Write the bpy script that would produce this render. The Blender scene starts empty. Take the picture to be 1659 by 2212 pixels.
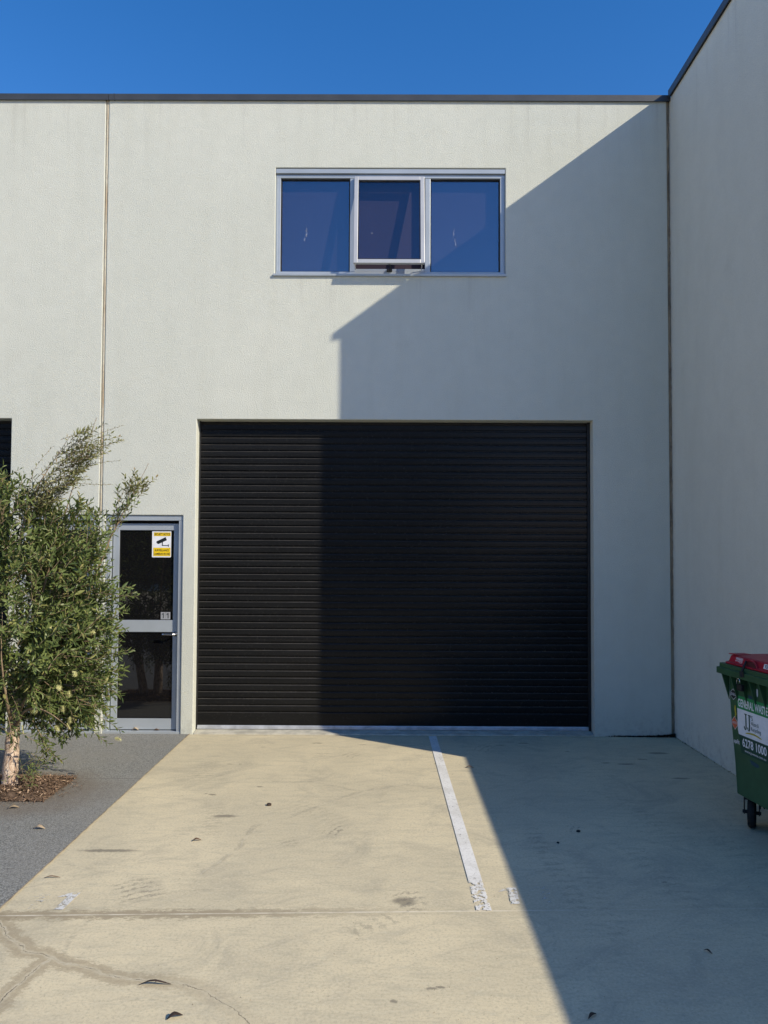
import bpy, bmesh, math, random
import numpy as np
from mathutils import Vector, Matrix, Euler
random.seed(7)
rng = np.random.default_rng(11)
C = bpy.context.scene.collection
SC = bpy.context.scene
R = math.radians

# ------------------------------------------------------------------ camera
cam_d = bpy.data.cameras.new('camera')
cam = bpy.data.objects.new('camera', cam_d)
C.objects.link(cam)
SC.camera = cam
cam_d.sensor_fit = 'VERTICAL'
cam_d.sensor_height = 24.0
cam_d.lens = 24.0 * 1600 / 2212
cam_d.shift_y = 34.5 / 2212
cam_d.clip_end = 2000
cam_d.clip_start = 0.05
pitch, yaw, roll = R(1.95), R(0.16), R(0.25)
fwd = Vector((-math.sin(yaw) * math.cos(pitch), math.cos(yaw) * math.cos(pitch), math.sin(pitch)))
rt = fwd.cross(Vector((0, 0, 1))).normalized()
up = rt.cross(fwd)
r2 = rt * math.cos(roll) + up * math.sin(roll)
u2 = up * math.cos(roll) - rt * math.sin(roll)
M = Matrix((r2, u2, -fwd)).transposed().to_4x4()
M.translation = Vector((0, -7.18, 1.75))
cam.matrix_world = M

# ------------------------------------------------------------------ light
SUN_TRAVEL = Vector((-1.55, 1.0, -1.14)).normalized()
elev = math.asin(-SUN_TRAVEL.z)
rot = math.atan2(-SUN_TRAVEL.x, -SUN_TRAVEL.y)
world = bpy.data.worlds.new('World')
SC.world = world
world.use_nodes = True
wn = world.node_tree.nodes
wl = world.node_tree.links
bg = wn['Background']
sky = wn.new('ShaderNodeTexSky')
sky.sky_type = 'NISHITA'
sky.sun_disc = False
sky.sun_elevation = elev
sky.sun_rotation = rot
sky.altitude = 0
sky.air_density = 1.0
sky.dust_density = 0.1
sky.ozone_density = 3.0
hs = wn.new('ShaderNodeHueSaturation')
hs.inputs['Saturation'].default_value = 1.34
wl.new(sky.outputs[0], hs.inputs['Color'])
tint = wn.new('ShaderNodeMix'); tint.data_type = 'RGBA'; tint.blend_type = 'MULTIPLY'
tint.inputs[0].default_value = 1.0
wl.new(hs.outputs[0], tint.inputs[6])
tint.inputs[7].default_value = (1.08, 0.80, 0.88, 1)
wl.new(tint.outputs[2], bg.inputs['Color'])
bg.inputs['Strength'].default_value = 0.15
sun_d = bpy.data.lights.new('sun', 'SUN')
sun_d.energy = 3.8
sun_d.angle = R(0.5)
sun_d.color = (1.0, 0.90, 0.73)
sun = bpy.data.objects.new('sun', sun_d)
C.objects.link(sun)
sun.rotation_euler = SUN_TRAVEL.to_track_quat('-Z', 'Y').to_euler()
SC.view_settings.view_transform = 'Standard'
SC.view_settings.look = 'None'
SC.view_settings.gamma = 1
SC.view_settings.exposure = 0.52
SC.view_settings.use_curve_mapping = False

# ------------------------------------------------------------------ node helper
class NT:
    def __init__(s, name, rough=0.6, spec=0.5, metal=0.0):
        s.m = bpy.data.materials.new(name)
        s.m.use_nodes = True
        s.n = s.m.node_tree.nodes
        s.l = s.m.node_tree.links
        s.b = s.n['Principled BSDF']
        s.out = s.n['Material Output']
        s.b.inputs['Roughness'].default_value = rough
        s.b.inputs['Specular IOR Level'].default_value = spec
        s.b.inputs['Metallic'].default_value = metal
        s.pos = None

    def P(s):
        if s.pos is None:
            s.pos = s.n.new('ShaderNodeNewGeometry').outputs['Position']
        return s.pos

    def set(s, sock, v):
        if isinstance(v, bpy.types.NodeSocket):
            s.l.new(v, sock)
        elif v is not None:
            try:
                sock.default_value = v
            except Exception:
                sock.default_value = (v[0], v[1], v[2], 1.0)

    def math(s, op, a, b=None, c=None, clamp=False):
        n = s.n.new('ShaderNodeMath')
        n.operation = op
        n.use_clamp = clamp
        s.set(n.inputs[0], a)
        if b is not None: s.set(n.inputs[1], b)
        if c is not None: s.set(n.inputs[2], c)
        return n.outputs[0]

    def vm(s, op, a, b=None, scale=None):
        n = s.n.new('ShaderNodeVectorMath')
        n.operation = op
        s.set(n.inputs[0], a)
        if b is not None: s.set(n.inputs[1], b)
        if scale is not None: s.set(n.inputs['Scale'], scale)
        return n.outputs['Value'] if op in ('LENGTH', 'DISTANCE', 'DOT_PRODUCT') else n.outputs[0]

    def noise(s, scale, detail=3, rough=0.55, vec=None, dist=0.0, color=False):
        n = s.n.new('ShaderNodeTexNoise')
        n.inputs['Scale'].default_value = scale
        n.inputs['Detail'].default_value = detail
        n.inputs['Roughness'].default_value = rough
        n.inputs['Distortion'].default_value = dist
        s.l.new(vec if vec is not None else s.P(), n.inputs['Vector'])
        return n.outputs['Color' if color else 'Fac']

    def voro(s, scale, vec=None, feature='F1', out='Distance', rand=1.0):
        n = s.n.new('ShaderNodeTexVoronoi')
        n.feature = feature
        n.inputs['Scale'].default_value = scale
        n.inputs['Randomness'].default_value = rand
        s.l.new(vec if vec is not None else s.P(), n.inputs['Vector'])
        return n.outputs[out]

    def mapr(s, v, a, b, c=0.0, d=1.0, smooth=True):
        n = s.n.new('ShaderNodeMapRange')
        n.interpolation_type = 'SMOOTHSTEP' if smooth else 'LINEAR'
        n.clamp = True
        s.set(n.inputs[0], v)
        for i, x in enumerate((a, b, c, d)):
            n.inputs[i + 1].default_value = x
        return n.outputs[0]

    def mix(s, f, a, b, mode='MIX'):
        n = s.n.new('ShaderNodeMix')
        n.data_type = 'RGBA'
        n.blend_type = mode
        s.set(n.inputs['Factor'], f)
        for nm, v in (('A', a), ('B', b)):
            sk = [i for i in n.inputs if i.name == nm and i.type == 'RGBA'][0]
            if isinstance(v, bpy.types.NodeSocket): s.l.new(v, sk)
            else: sk.default_value = (v[0], v[1], v[2], 1)
        return [o for o in n.outputs if o.type == 'RGBA'][0]

    def scalev(s, vec, v):
        return s.vm('MULTIPLY', vec, v)

    def col(s, c):
        s.set(s.b.inputs['Base Color'], c if isinstance(c, bpy.types.NodeSocket) else (c[0], c[1], c[2], 1))
        return s

    def bump(s, h, strength=0.3, dist=0.01):
        n = s.n.new('ShaderNodeBump')
        n.inputs['Strength'].default_value = strength
        n.inputs['Distance'].default_value = dist
        s.l.new(h, n.inputs['Height'])
        s.l.new(n.outputs[0], s.b.inputs['Normal'])
        return s

def simple(name, c, rough=0.6, spec=0.5, metal=0.0, var=0.12, vs=8.0, bump=0.0, bs=60):
    t = NT(name, rough, spec, metal)
    n = t.noise(vs, 4)
    f = t.mapr(n, 0.3, 0.7, 0, 1)
    a = [x * (1 - var) for x in c]
    b = [min(1, x * (1 + var)) for x in c]
    t.col(t.mix(f, a, b))
    if bump:
        t.bump(t.noise(bs, 3), bump, 0.002)
    return t.m

# ------------------------------------------------------------------ materials
def stucco(name, base, warm):
    t = NT(name, 0.85, 0.25)
    big = t.mapr(t.noise(0.55, 4, 0.6), 0.3, 0.7)
    sv = t.scalev(t.P(), (3.0, 3.0, 0.35))
    streak = t.mapr(t.noise(1.6, 4, 0.6, sv), 0.45, 0.75)
    mid = t.mapr(t.noise(6.0, 5, 0.65), 0.3, 0.7)
    c = t.mix(big, base, warm)
    c = t.mix(t.math('MULTIPLY', mid, 0.22), c, [x * 0.84 for x in base])
    c = t.mix(t.math('MULTIPLY', streak, 0.14), c, [base[0] * 0.74, base[1] * 0.72, base[2] * 0.66])
    # splash-back dirt close to the ground
    z = t.n.new('ShaderNodeSeparateXYZ'); t.l.new(t.P(), z.inputs[0])
    low = t.mapr(z.outputs[2], 0.0, 0.35, 1, 0)
    dn = t.mapr(t.noise(14, 5, 0.7), 0.45, 0.7)
    c = t.mix(t.math('MULTIPLY', t.math('MULTIPLY', low, dn), 0.35), c, (0.22, 0.2, 0.17))
    g = t.noise(150, 2, 0.6)
    c = t.mix(t.math('MULTIPLY', t.mapr(g, 0.35, 0.7), 0.3), c, [x * 0.72 for x in base])
    # drip streaks under the flashing and window sill
    def streaks(z0, z1, amt, xr=None):
        global_k = t.math('MULTIPLY', t.mapr(z.outputs[2], z0, z1, 0, 1), t.mapr(t.noise(3.2, 5, 0.7, t.scalev(t.P(), (3.2, 3.2, 0.12))), 0.52, 0.72))
        if xr:
            k2 = t.math('MULTIPLY', t.mapr(z.outputs[0], xr[0] - .05, xr[0] + .05), t.mapr(z.outputs[0], xr[1] - .05, xr[1] + .05, 1, 0))
            global_k = t.math('MULTIPLY', t.math('MULTIPLY', global_k, k2), t.mapr(z.outputs[2], z1, z1 + .01, 1, 0))
        return t.math('MULTIPLY', global_k, amt)
    c = t.mix(streaks(5.3, 6.25, 0.28), c, (0.36, 0.35, 0.30))
    c = t.mix(streaks(3.9, 4.47, 0.25, (-1.1, 1.16)), c, (0.36, 0.35, 0.30))
    blot = t.mapr(t.noise(2.3, 6, 0.72, dist=0.6), 0.58, 0.75)
    c = t.mix(t.math('MULTIPLY', blot, 0.14), c, (0.42, 0.41, 0.34))
    t.col(c)
    h = t.math('ADD', t.math('MULTIPLY', t.noise(115, 3, 0.65, dist=0.4), 1.0), t.math('MULTIPLY', t.noise(12, 3), 0.3))
    t.bump(h, 0.85, 0.006)
    return t.m

m_wall = stucco('rendered_wall', (0.595, 0.61, 0.53), (0.64, 0.65, 0.565))
m_wall_lightened = stucco('rendered_wall_bounce_lit', (0.69, 0.68, 0.58), (0.72, 0.71, 0.61))  # facade paint lightened; bounced light on the shaded side wall is in the colour

SEG = {
 'A': [(-1.9, -3.56), (-1.81, -3.635), (-1.74, -3.72), (-1.672, -3.78), (-1.573, -3.876), (-1.483, -3.894), (-1.422, -3.94), (-1.278, -4.0), (-1.107, -4.067), (-1.004, -4.091), (-0.887, -4.101), (-0.785, -4.129), (-0.721, -4.16), (-0.653, -4.213), (-0.578, -4.272), (-0.521, -4.335), (-0.483, -4.376), (-0.40, -4.7)],
 'B': [(-1.442, -3.94), (-1.464, -4.02), (-1.482, -4.12), (-1.493, -4.3)],
 'D': [(-0.85, -1.46), (-0.552, -1.454), (-0.427, -1.536), (-0.263, -1.616), (-0.182, -1.677), (-0.005, -1.584), (0.155, -1.503), (0.354, -1.592), (0.6, -1.6)],
 'E': [(-0.182, -1.677), (-0.335, -1.842), (-0.493, -2.044), (-0.63, -2.213), (-0.747, -2.285), (-0.832, -2.372), (-0.874, -2.773), (-1.014, -3.112)],
}

def seg_dist(t, vec, pts):
    d = None
    for (ax, ay), (bx, by) in zip(pts[:-1], pts[1:]):
        L2 = (bx - ax) ** 2 + (by - ay) ** 2
        pa = t.vm('SUBTRACT', vec, (ax, ay, 0))
        h = t.math('MULTIPLY', t.vm('DOT_PRODUCT', pa, (bx - ax, by - ay, 0)), 1.0 / L2, clamp=True)
        pr = t.vm('SCALE', (bx - ax, by - ay, 0), scale=h)
        q = t.vm('DISTANCE', pa, pr)
        d = q if d is None else t.math('MINIMUM', d, q)
    return d

def concrete():
    t = NT('driveway_concrete', 0.8, 0.3)
    P = t.P()
    flat = t.scalev(P, (1, 1, 0))
    big = t.mapr(t.noise(0.9, 6, 0.65, dist=0.5), 0.36, 0.64)
    c = t.mix(big, (0.58, 0.505, 0.34), (0.68, 0.585, 0.385))
    br = t.noise(5.0, 6, 0.7, t.scalev(P, (0.7, 3.2, 1)), dist=0.5)
    c = t.mix(t.math('MULTIPLY', t.mapr(br, 0.45, 0.75), 0.55), c, (0.41, 0.375, 0.265))
    br2 = t.noise(11.0, 6, 0.72, t.scalev(P, (0.8, 3.5, 1)), dist=0.3)
    c = t.mix(t.math('MULTIPLY', t.mapr(br2, 0.5, 0.8), 0.5), c, (0.66, 0.61, 0.44))
    dirty = t.mapr(t.noise(2.1, 7, 0.75, dist=0.8), 0.48, 0.72)
    c = t.mix(t.math('MULTIPLY', dirty, 0.6), c, (0.36, 0.325, 0.24))
    mot = t.mapr(t.noise(18, 6, 0.75, t.scalev(P, (0.6, 1.6, 1)), dist=1.0), 0.5, 0.72)
    c = t.mix(t.math('MULTIPLY', mot, 0.3), c, (0.40, 0.37, 0.28))
    gr = t.noise(220, 2, 0.6)
    c = t.mix(t.math('MULTIPLY', t.mapr(gr, 0.4, 0.75), 0.35), c, (0.36, 0.33, 0.25))
    gp = t.mapr(t.noise(120, 2, 0.5), 0.66, 0.72)
    c = t.mix(t.math('MULTIPLY', gp, 0.3), c, (0.66, 0.61, 0.48))
    dv = t.vm('MULTIPLY', P, (1, 1, 0))
    rx = t.vm('DOT_PRODUCT', dv, (0.82, 0.57, 0)); ry = t.vm('DOT_PRODUCT', dv, (-0.57, 0.82, 0))
    cx = t.n.new('ShaderNodeCombineXYZ'); t.l.new(t.math('MULTIPLY', rx, 0.45), cx.inputs[0]); t.l.new(t.math('MULTIPLY', ry, 2.4), cx.inputs[1])
    dg = t.mapr(t.noise(3.2, 7, 0.74, cx.outputs[0], dist=0.6), 0.52, 0.72)
    c = t.mix(t.math('MULTIPLY', dg, 0.42), c, (0.34, 0.31, 0.235))
    fl = t.mapr(t.noise(34, 4, 0.7, t.scalev(P, (0.55, 1.9, 1)), dist=0.3), 0.56, 0.70)
    c = t.mix(t.math('MULTIPLY', fl, t.mapr(t.noise(1.7, 3), 0.35, 0.65, 0.08, 0.45)), c, (0.33, 0.30, 0.22))
    f2 = t.noise(75, 3, 0.65)
    c = t.mix(t.math('MULTIPLY', t.mapr(f2, 0.5, 0.72), 0.38), c, (0.68, 0.63, 0.46))
    c = t.mix(t.math('MULTIPLY', t.mapr(f2, 0.5, 0.3), 0.55), c, (0.38, 0.345, 0.25))
    # distorted position for cracks
    jit = t.vm('SUBTRACT', t.noise(9, 4, 0.7, color=True), (0.5, 0.5, 0.5))
    jv = t.vm('MULTIPLY', jit, (0.07, 0.07, 0))
    cv = t.vm('ADD', flat, jv)
    jit2 = t.vm('MULTIPLY', t.vm('SUBTRACT', t.noise(45, 3, 0.7, color=True), (0.5, 0.5, 0.5)), (0.03, 0.03, 0))
    cv2 = t.vm('ADD', cv, jit2)
    raggy = t.noise(24, 7, 0.82, t.scalev(P, (0.8, 1.3, 1)))
    dA = t.math('MINIMUM', seg_dist(t, cv, SEG['A']), seg_dist(t, cv, SEG['B']))
    sd = t.math('ADD', dA, t.math('MULTIPLY', t.math('SUBTRACT', raggy, 0.5), 0.22))
    xs = t.n.new('ShaderNodeSeparateXYZ'); t.l.new(P, xs.inputs[0])
    fadeA = t.mapr(xs.outputs[0], -1.1, -0.55, 1, 0.25)
    st = t.math('MULTIPLY', t.math('MULTIPLY', t.mapr(sd, 0.040, 0.060, 1, 0), fadeA), t.mapr(raggy, 0.3, 0.55, 0.35, 1))
    c = t.mix(t.math('MULTIPLY', st, 0.6), c, (0.29, 0.23, 0.145))
    c = t.mix(t.math('MULTIPLY', t.math('MULTIPLY', t.mapr(dA, 0.006, 0.016, 1, 0), t.math('MULTIPLY', fadeA, t.mapr(raggy, 0.38, 0.58))), 0.7), c, (0.60, 0.54, 0.39))
    crk = t.math('MULTIPLY', t.mapr(dA, 0.0008, 0.0026, 1, 0), t.mapr(t.noise(7, 3, 0.6), 0.42, 0.58, 0.15, 1))
    c = t.mix(t.math('MULTIPLY', crk, 0.8), c, (0.06, 0.05, 0.04))
    dD = t.math('MINIMUM', seg_dist(t, cv2, SEG['D']), seg_dist(t, cv2, SEG['E']))
    c = t.mix(t.math('MULTIPLY', t.math('MULTIPLY', t.mapr(dD, 0.002, 0.026, 1, 0), t.mapr(t.noise(6, 6, 0.75), 0.40, 0.58)), 0.5), c, (0.26, 0.23, 0.17))
    c = t.mix(t.math('MULTIPLY', t.mapr(dD, 0.0, 0.005, 1, 0), 0.4), c, (0.60, 0.55, 0.42))
    # control joint
    jd = t.math('ABSOLUTE', t.math('SUBTRACT', xs.outputs[1], t.math('MULTIPLY_ADD', xs.outputs[0], 0.032, -3.503)))
    jfade = t.mapr(xs.outputs[0], -0.9, 0.3, 1, 0.12)
    jn = t.math('ADD', jd, t.math('MULTIPLY', t.math('SUBTRACT', t.noise(26, 7, 0.82, t.scalev(P, (0.5, 1.2, 1))), 0.5), 0.26))
    c = t.mix(t.math('MULTIPLY', t.math('MULTIPLY', t.mapr(jn, 0.025, 0.055, 1, 0), jfade), 0.75), c, (0.28, 0.23, 0.15))
    jl = t.math('MULTIPLY', t.mapr(jd, 0.0035, 0.006, 1, 0), t.mapr(xs.outputs[0], 0.5, 1.1, 1, 0.25))
    c = t.mix(t.math('MULTIPLY', t.math('MULTIPLY', jl, t.mapr(t.noise(9, 5, 0.7), 0.35, 0.6, 0.3, 1)), 0.75), c, (0.74, 0.68, 0.54))
    # the first bay edge under the roller door
    je = t.math('ABSOLUTE', t.math('SUBTRACT', xs.outputs[1], -0.02))
    c = t.mix(t.math('MULTIPLY', t.mapr(je, 0.002, 0.006, 1, 0), 0.6), c, (0.12, 0.11, 0.09))
    # oil spots
    spots = [(-1.247, -1.764, .035, .022), (-1.30, -1.745, .015, .01), (-1.284, -0.99, .03, .012), (-1.20, -.99, .02, .01), (-1.061, -2.201, .09, .03),
             (1.273, -0.267, .06, .02), (2.406, -0.586, .10, .035), (2.01, -0.93, .09, .02), (1.613, -.541, .025, .012), (1.85, -.9, .05, .015), (2.2, -.78, .06, .015), (2.309, -1.319, .08, .02),
             (-1.62, -2.78, .2, .025), (.191, -4.135, .03, .012), (.23, -4.13, .02, .012), (.1, -3.39, .07, .05), (1.49, -3.15, .02, .01), (0.041, -4.226, .02, .012), (-0.936, -1.582, .03, .012), (-.62, -.30, .06, .015), (1.05, -.34, .05, .014), (-.2, -.35, .04, .012), (-1.1, -.45, .03, .012), (.45, -.95, .05, .02)]
    sn = t.vm('ADD', flat, t.vm('MULTIPLY', t.vm('SUBTRACT', t.noise(22, 4, 0.7, color=True), (0.5, 0.5, 0.5)), (0.06, 0.05, 0)))
    acc = None
    for (x, y, rx, ry) in spots:
        q = t.vm('LENGTH', t.vm('MULTIPLY', t.vm('SUBTRACT', sn, (x, y, 0)), (1 / rx, 1 / ry, 0)))
        acc = q if acc is None else t.math('MINIMUM', acc, q)
    c = t.mix(t.math('MULTIPLY', t.mapr(acc, 0.5, 1.15, 1, 0), 0.6), c, (0.10, 0.09, 0.075))
    # tread prints: patch centre, half size, angle, stripe frequency, strength
    treads = [(-1.28, -3.28, .14, .17, 0.5, 118, .62), (-0.31, -2.44, .10, .07, 1.1, 131, .7), (-.58, -2.64, .07, .07, .6, 140, .5), (.13, -3.38, .09, .15, .25, 103, .7), (-.05, -3.62, .08, .18, -.9, 91, .45),
              (.95, -2.95, .07, .75, .05, 83, .38), (1.10, -3.3, .06, .7, -.05, 105, .30), (1.2, -2.40, .07, .05, 1.2, 170, .6), (1.50, -3.05, .10, .5, .1, 77, .30), (1.72, -2.1, .09, .55, .2, 97, .28), (.45, -.55, .12, .3, .5, 110, .4), (-.55, -.72, .1, .12, .2, 120, .4), (-.28, -.7, .1, .1, .9, 120, .4), (-1.45, -1.15, .1, .3, .1, 110, .35), (-1.12, -2.3, .08, .35, .15, 130, .28), (.9, -.45, .15, .12, 1.0, 110, .45), (2.05, -2.55, .1, .6, .3, 71, .25), (-.47, -2.1, .12, .4, .8, 110, .22)]
    tp = t.noise(26, 4, 0.7)
    tacc = None
    for (x, y, hx, hy, a, fr, stg) in treads:
        pv = t.vm('SUBTRACT', flat, (x, y, 0))
        ux = t.vm('DOT_PRODUCT', pv, (math.cos(a), math.sin(a), 0))
        uy = t.vm('DOT_PRODUCT', pv, (-math.sin(a), math.cos(a), 0))
        e = t.math('MAXIMUM', t.math('ABSOLUTE', t.math('MULTIPLY', ux, 1 / hx)), t.math('ABSOLUTE', t.math('MULTIPLY', uy, 1 / hy)))
        box = t.mapr(e, 0.55, 1.0, 1, 0)
        w = t.math('SINE', t.math('ADD', t.math('MULTIPLY', uy, fr), t.math('ADD', t.math('MULTIPLY', tp, 11.0), t.math('MULTIPLY', t.math('ABSOLUTE', ux), fr * 0.18))))
        k = t.math('MULTIPLY', t.math('MULTIPLY', t.mapr(w, 0.1, 0.8), box), stg)
        tacc = k if tacc is None else t.math('MAXIMUM', tacc, k)
    tacc = t.math('MULTIPLY', tacc, t.mapr(t.noise(21, 6, 0.8), 0.40, 0.55))
    tacc = t.math('MULTIPLY', tacc, 0.75)
    c = t.mix(tacc, c, (0.13, 0.12, 0.10))
    # curved tyre scuffs
    aacc = None
    for (x, y, r, w, a0, stg) in [(-.95, -3.75, .47, .02, 0, .3), (-1.05, -3.9, .26, .012, 0, .28), (.5, -3.7, .28, .012, 0, .3), (-1.3, -2.2, .9, .03, 0, .16), (.2, -4.6, .8, .02, 0, .22), (1.7, -4.9, 1.2, .02, 0, .35), (1.2, -2.2, 1.3, .03, 0, .12), (1.9, -3.2, .85, .03, 0, .25), (-.2, -2.9, .6, .015, 0, .2)]:
        q = t.math('ABSOLUTE', t.math('SUBTRACT', t.vm('DISTANCE', flat, (x, y, 0)), r))
        k = t.math('MULTIPLY', t.mapr(q, w * .3, w, 1, 0), stg)
        aacc = k if aacc is None else t.math('MAXIMUM', aacc, k)
    aacc = t.math('MULTIPLY', t.math('MULTIPLY', aacc, t.mapr(t.noise(1.9, 4, 0.7), 0.46, 0.62)), t.mapr(t.noise(40, 5, 0.8, t.scalev(P, (0.5, 1.5, 1))), 0.42, 0.62))
    c = t.mix(aacc, c, (0.15, 0.14, 0.115))
    t.col(c)
    h = t.math('ADD', t.math('MULTIPLY', t.noise(180, 3, 0.6), 0.35), t.math('MULTIPLY', br, 0.6))
    h = t.math('SUBTRACT', h, t.math('MULTIPLY', crk, 1.5))
    t.bump(h, 0.35, 0.004)
    t.set(t.b.inputs['Roughness'], t.mapr(big, 0, 1, 0.72, 0.85))
    return t.m
m_conc = concrete()

def aggregate():
    t = NT('exposed_aggregate', 0.85, 0.3)
    v = t.voro(165, out='Color')
    bw = t.n.new('ShaderNodeRGBToBW'); t.l.new(v, bw.inputs[0])
    c = t.mix(bw.outputs[0], (0.075, 0.077, 0.070), (0.36, 0.36, 0.33))
    n = t.noise(240, 2, 0.7)
    c = t.mix(t.mapr(n, 0.5, 0.9, 0, .6), c, (0.16, 0.16, 0.145))
    sp = t.mapr(t.noise(170, 1, 0.5), 0.70, 0.74)
    c = t.mix(t.math('MULTIPLY', sp, 0.7), c, (0.45, 0.42, 0.36))
    big = t.mapr(t.noise(1.4, 5, 0.65), 0.35, 0.7)
    c = t.mix(t.math('MULTIPLY', big, 0.4), c, (0.26, 0.245, 0.21))
    xs = t.n.new('ShaderNodeSeparateXYZ'); t.l.new(t.P(), xs.inputs[0])
    jd = t.math('ABSOLUTE', t.math('SUBTRACT', xs.outputs[1], -1.41))
    c = t.mix(t.math('MULTIPLY', t.mapr(jd, 0.002, 0.006, 1, 0), 0.6), c, (0.05, 0.045, 0.04))
    # soil washed out of the tree pit
    q = t.vm('LENGTH', t.vm('MULTIPLY', t.vm('SUBTRACT', t.scalev(t.P(), (1, 1, 0)), (-2.75, -1.75, 0)), (1 / .85, 1 / .62, 0)))
    qn = t.math('ADD', q, t.math('MULTIPLY', t.math('SUBTRACT', t.noise(4, 4, 0.6), 0.5), 0.6))
    c = t.mix(t.math('MULTIPLY', t.mapr(qn, 0.6, 1.1, 1, 0), 0.5), c, (0.16, 0.125, 0.09))
    t.col(c)
    t.bump(t.math('ADD', t.voro(150), n), 0.5, 0.004)
    return t.m
m_agg = aggregate()

def worn_paint(name, wear_lo, wear_hi, col=(0.78, 0.77, 0.73), scale=14, ycut=None):
    t = NT(name, 0.6, 0.4)
    n = t.noise(scale, 6, 0.72, dist=0.4)
    dirt = t.mapr(t.noise(5, 5, 0.7), 0.35, 0.75)
    c = t.mix(t.math('MULTIPLY', dirt, 0.45), col, (0.42, 0.40, 0.34))
    fine = t.noise(60, 4, 0.7)
    c = t.mix(t.math('MULTIPLY', t.mapr(fine, 0.5, 0.7), 0.35), c, (0.36, 0.34, 0.28))
    t.col(c)
    tr = t.n.new('ShaderNodeBsdfTransparent')
    mx = t.n.new('ShaderNodeMixShader')
    chips = t.mapr(t.noise(48, 6, 0.8, t.scalev(t.P(), (1, .6, 1))), 0.56, 0.66, 1, .45)
    thr = t.mapr(n, wear_lo, wear_hi, 0, 1)
    if ycut:
        xs = t.n.new('ShaderNodeSeparateXYZ'); t.l.new(t.P(), xs.inputs[0])
        k = t.mapr(xs.outputs[1], ycut[0], ycut[1], 0, 0.5, smooth=False)     # more paint towards the door
        f2 = t.math('ADD', n, k)
        thr = t.mapr(f2, wear_lo, wear_hi, 0, 1)
    thr = t.math('MULTIPLY', thr, chips)
    t.l.new(thr, mx.inputs[0])
    t.l.new(tr.outputs[0], mx.inputs[1])
    t.l.new(t.b.outputs[0], mx.inputs[2])
    t.l.new(mx.outputs[0], t.out.inputs['Surface'])
    return t.m
m_line = worn_paint('white_line_paint', 0.46, 0.50, scale=30, ycut=(-3.2, -3.0))
m_ghost = worn_paint('worn_number_paint', 0.42, 0.50, (0.68, 0.68, 0.65), 34)
m_ghost2 = worn_paint('almost_gone_number_paint', 0.54, 0.60, (0.64, 0.62, 0.55), 50)

m_alu = simple('satin_aluminium', (0.40, 0.44, 0.47), 0.38, 0.5, 0.25, 0.06, 3)
m_alu_sash = simple('pale_aluminium', (0.47, 0.48, 0.49), 0.38, 0.5, 0.2, 0.05, 3)
m_coping = simple('dark_flashing', (0.045, 0.05, 0.055), 0.45, 0.5, 0.0, 0.15, 4)
m_steel = simple('brushed_steel', (0.6, 0.6, 0.6), 0.25, 0.5, 1.0, 0.05, 30)
m_black = simple('black_plastic', (0.012, 0.012, 0.013), 0.5, 0.4, 0, 0.2, 20)
m_rubber = simple('black_rubber', (0.014, 0.014, 0.014), 0.8, 0.3, 0, 0.25, 40, 0.3)
m_rail = simple('weathered_rail', (0.45, 0.47, 0.50), 0.45, 0.5, 0.3, 0.18, 12)
m_core = simple('dark_interior', (0.03, 0.03, 0.032), 0.9, 0.2)
m_tanseal = None

def slat_mat():
    t = NT('black_roller_slat', 0.3, 0.13)
    n = t.mapr(t.noise(3, 4, 0.6, t.scalev(t.P(), (0.5, 1, 5))), 0.35, 0.7)
    d = t.mapr(t.noise(40, 5, 0.75), 0.52, 0.75)
    c = t.mix(n, (0.0095, 0.0097, 0.010), (0.0120, 0.0122, 0.0124))
    c = t.mix(t.math('MULTIPLY', d, 0.25), c, (0.04, 0.037, 0.032))
    # dust on the upward facing lips, lightened to carry their sun highlight
    gn = t.n.new('ShaderNodeNewGeometry'); sn_ = t.n.new('ShaderNodeSeparateXYZ'); t.l.new(gn.outputs['True Normal'], sn_.inputs[0])
    lip = t.mapr(sn_.outputs[2], 0.35, 0.7)
    c = t.mix(t.math('MULTIPLY', lip, t.mapr(t.noise(6, 5, 0.7), 0.3, 0.7, 0.5, 0.95)), c, (0.055, 0.052, 0.048))
    t.col(c)
    t.set(t.b.inputs['Roughness'], t.mapr(d, 0, 1, 0.22, 0.42))
    t.bump(t.noise(4, 3, 0.6, t.scalev(t.P(), (1.0, 1, 3))), 0.08, 0.01)
    return t.m
m_slat = slat_mat()

def seal(name, a, b, dark):
    t = NT(name, 0.85, 0.2)
    v = t.scalev(t.P(), (1, 1, 0.25))
    c = t.mix(t.mapr(t.noise(9, 5, 0.7, v), 0.35, 0.65), a, b)
    c = t.mix(t.math('MULTIPLY', t.mapr(t.noise(40, 4, 0.7), 0.5, 0.7), 0.5), c, dark)
    t.col(c)
    t.bump(t.noise(50, 3), 0.6, 0.004)
    return t.m
m_seal_tan = seal('tan_joint_sealant', (0.56, 0.53, 0.42), (0.42, 0.33, 0.22), (0.27, 0.23, 0.17))
m_seal_brown = seal('brown_joint_sealant', (0.40, 0.33, 0.23), (0.18, 0.145, 0.105), (0.44, 0.35, 0.24))

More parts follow.
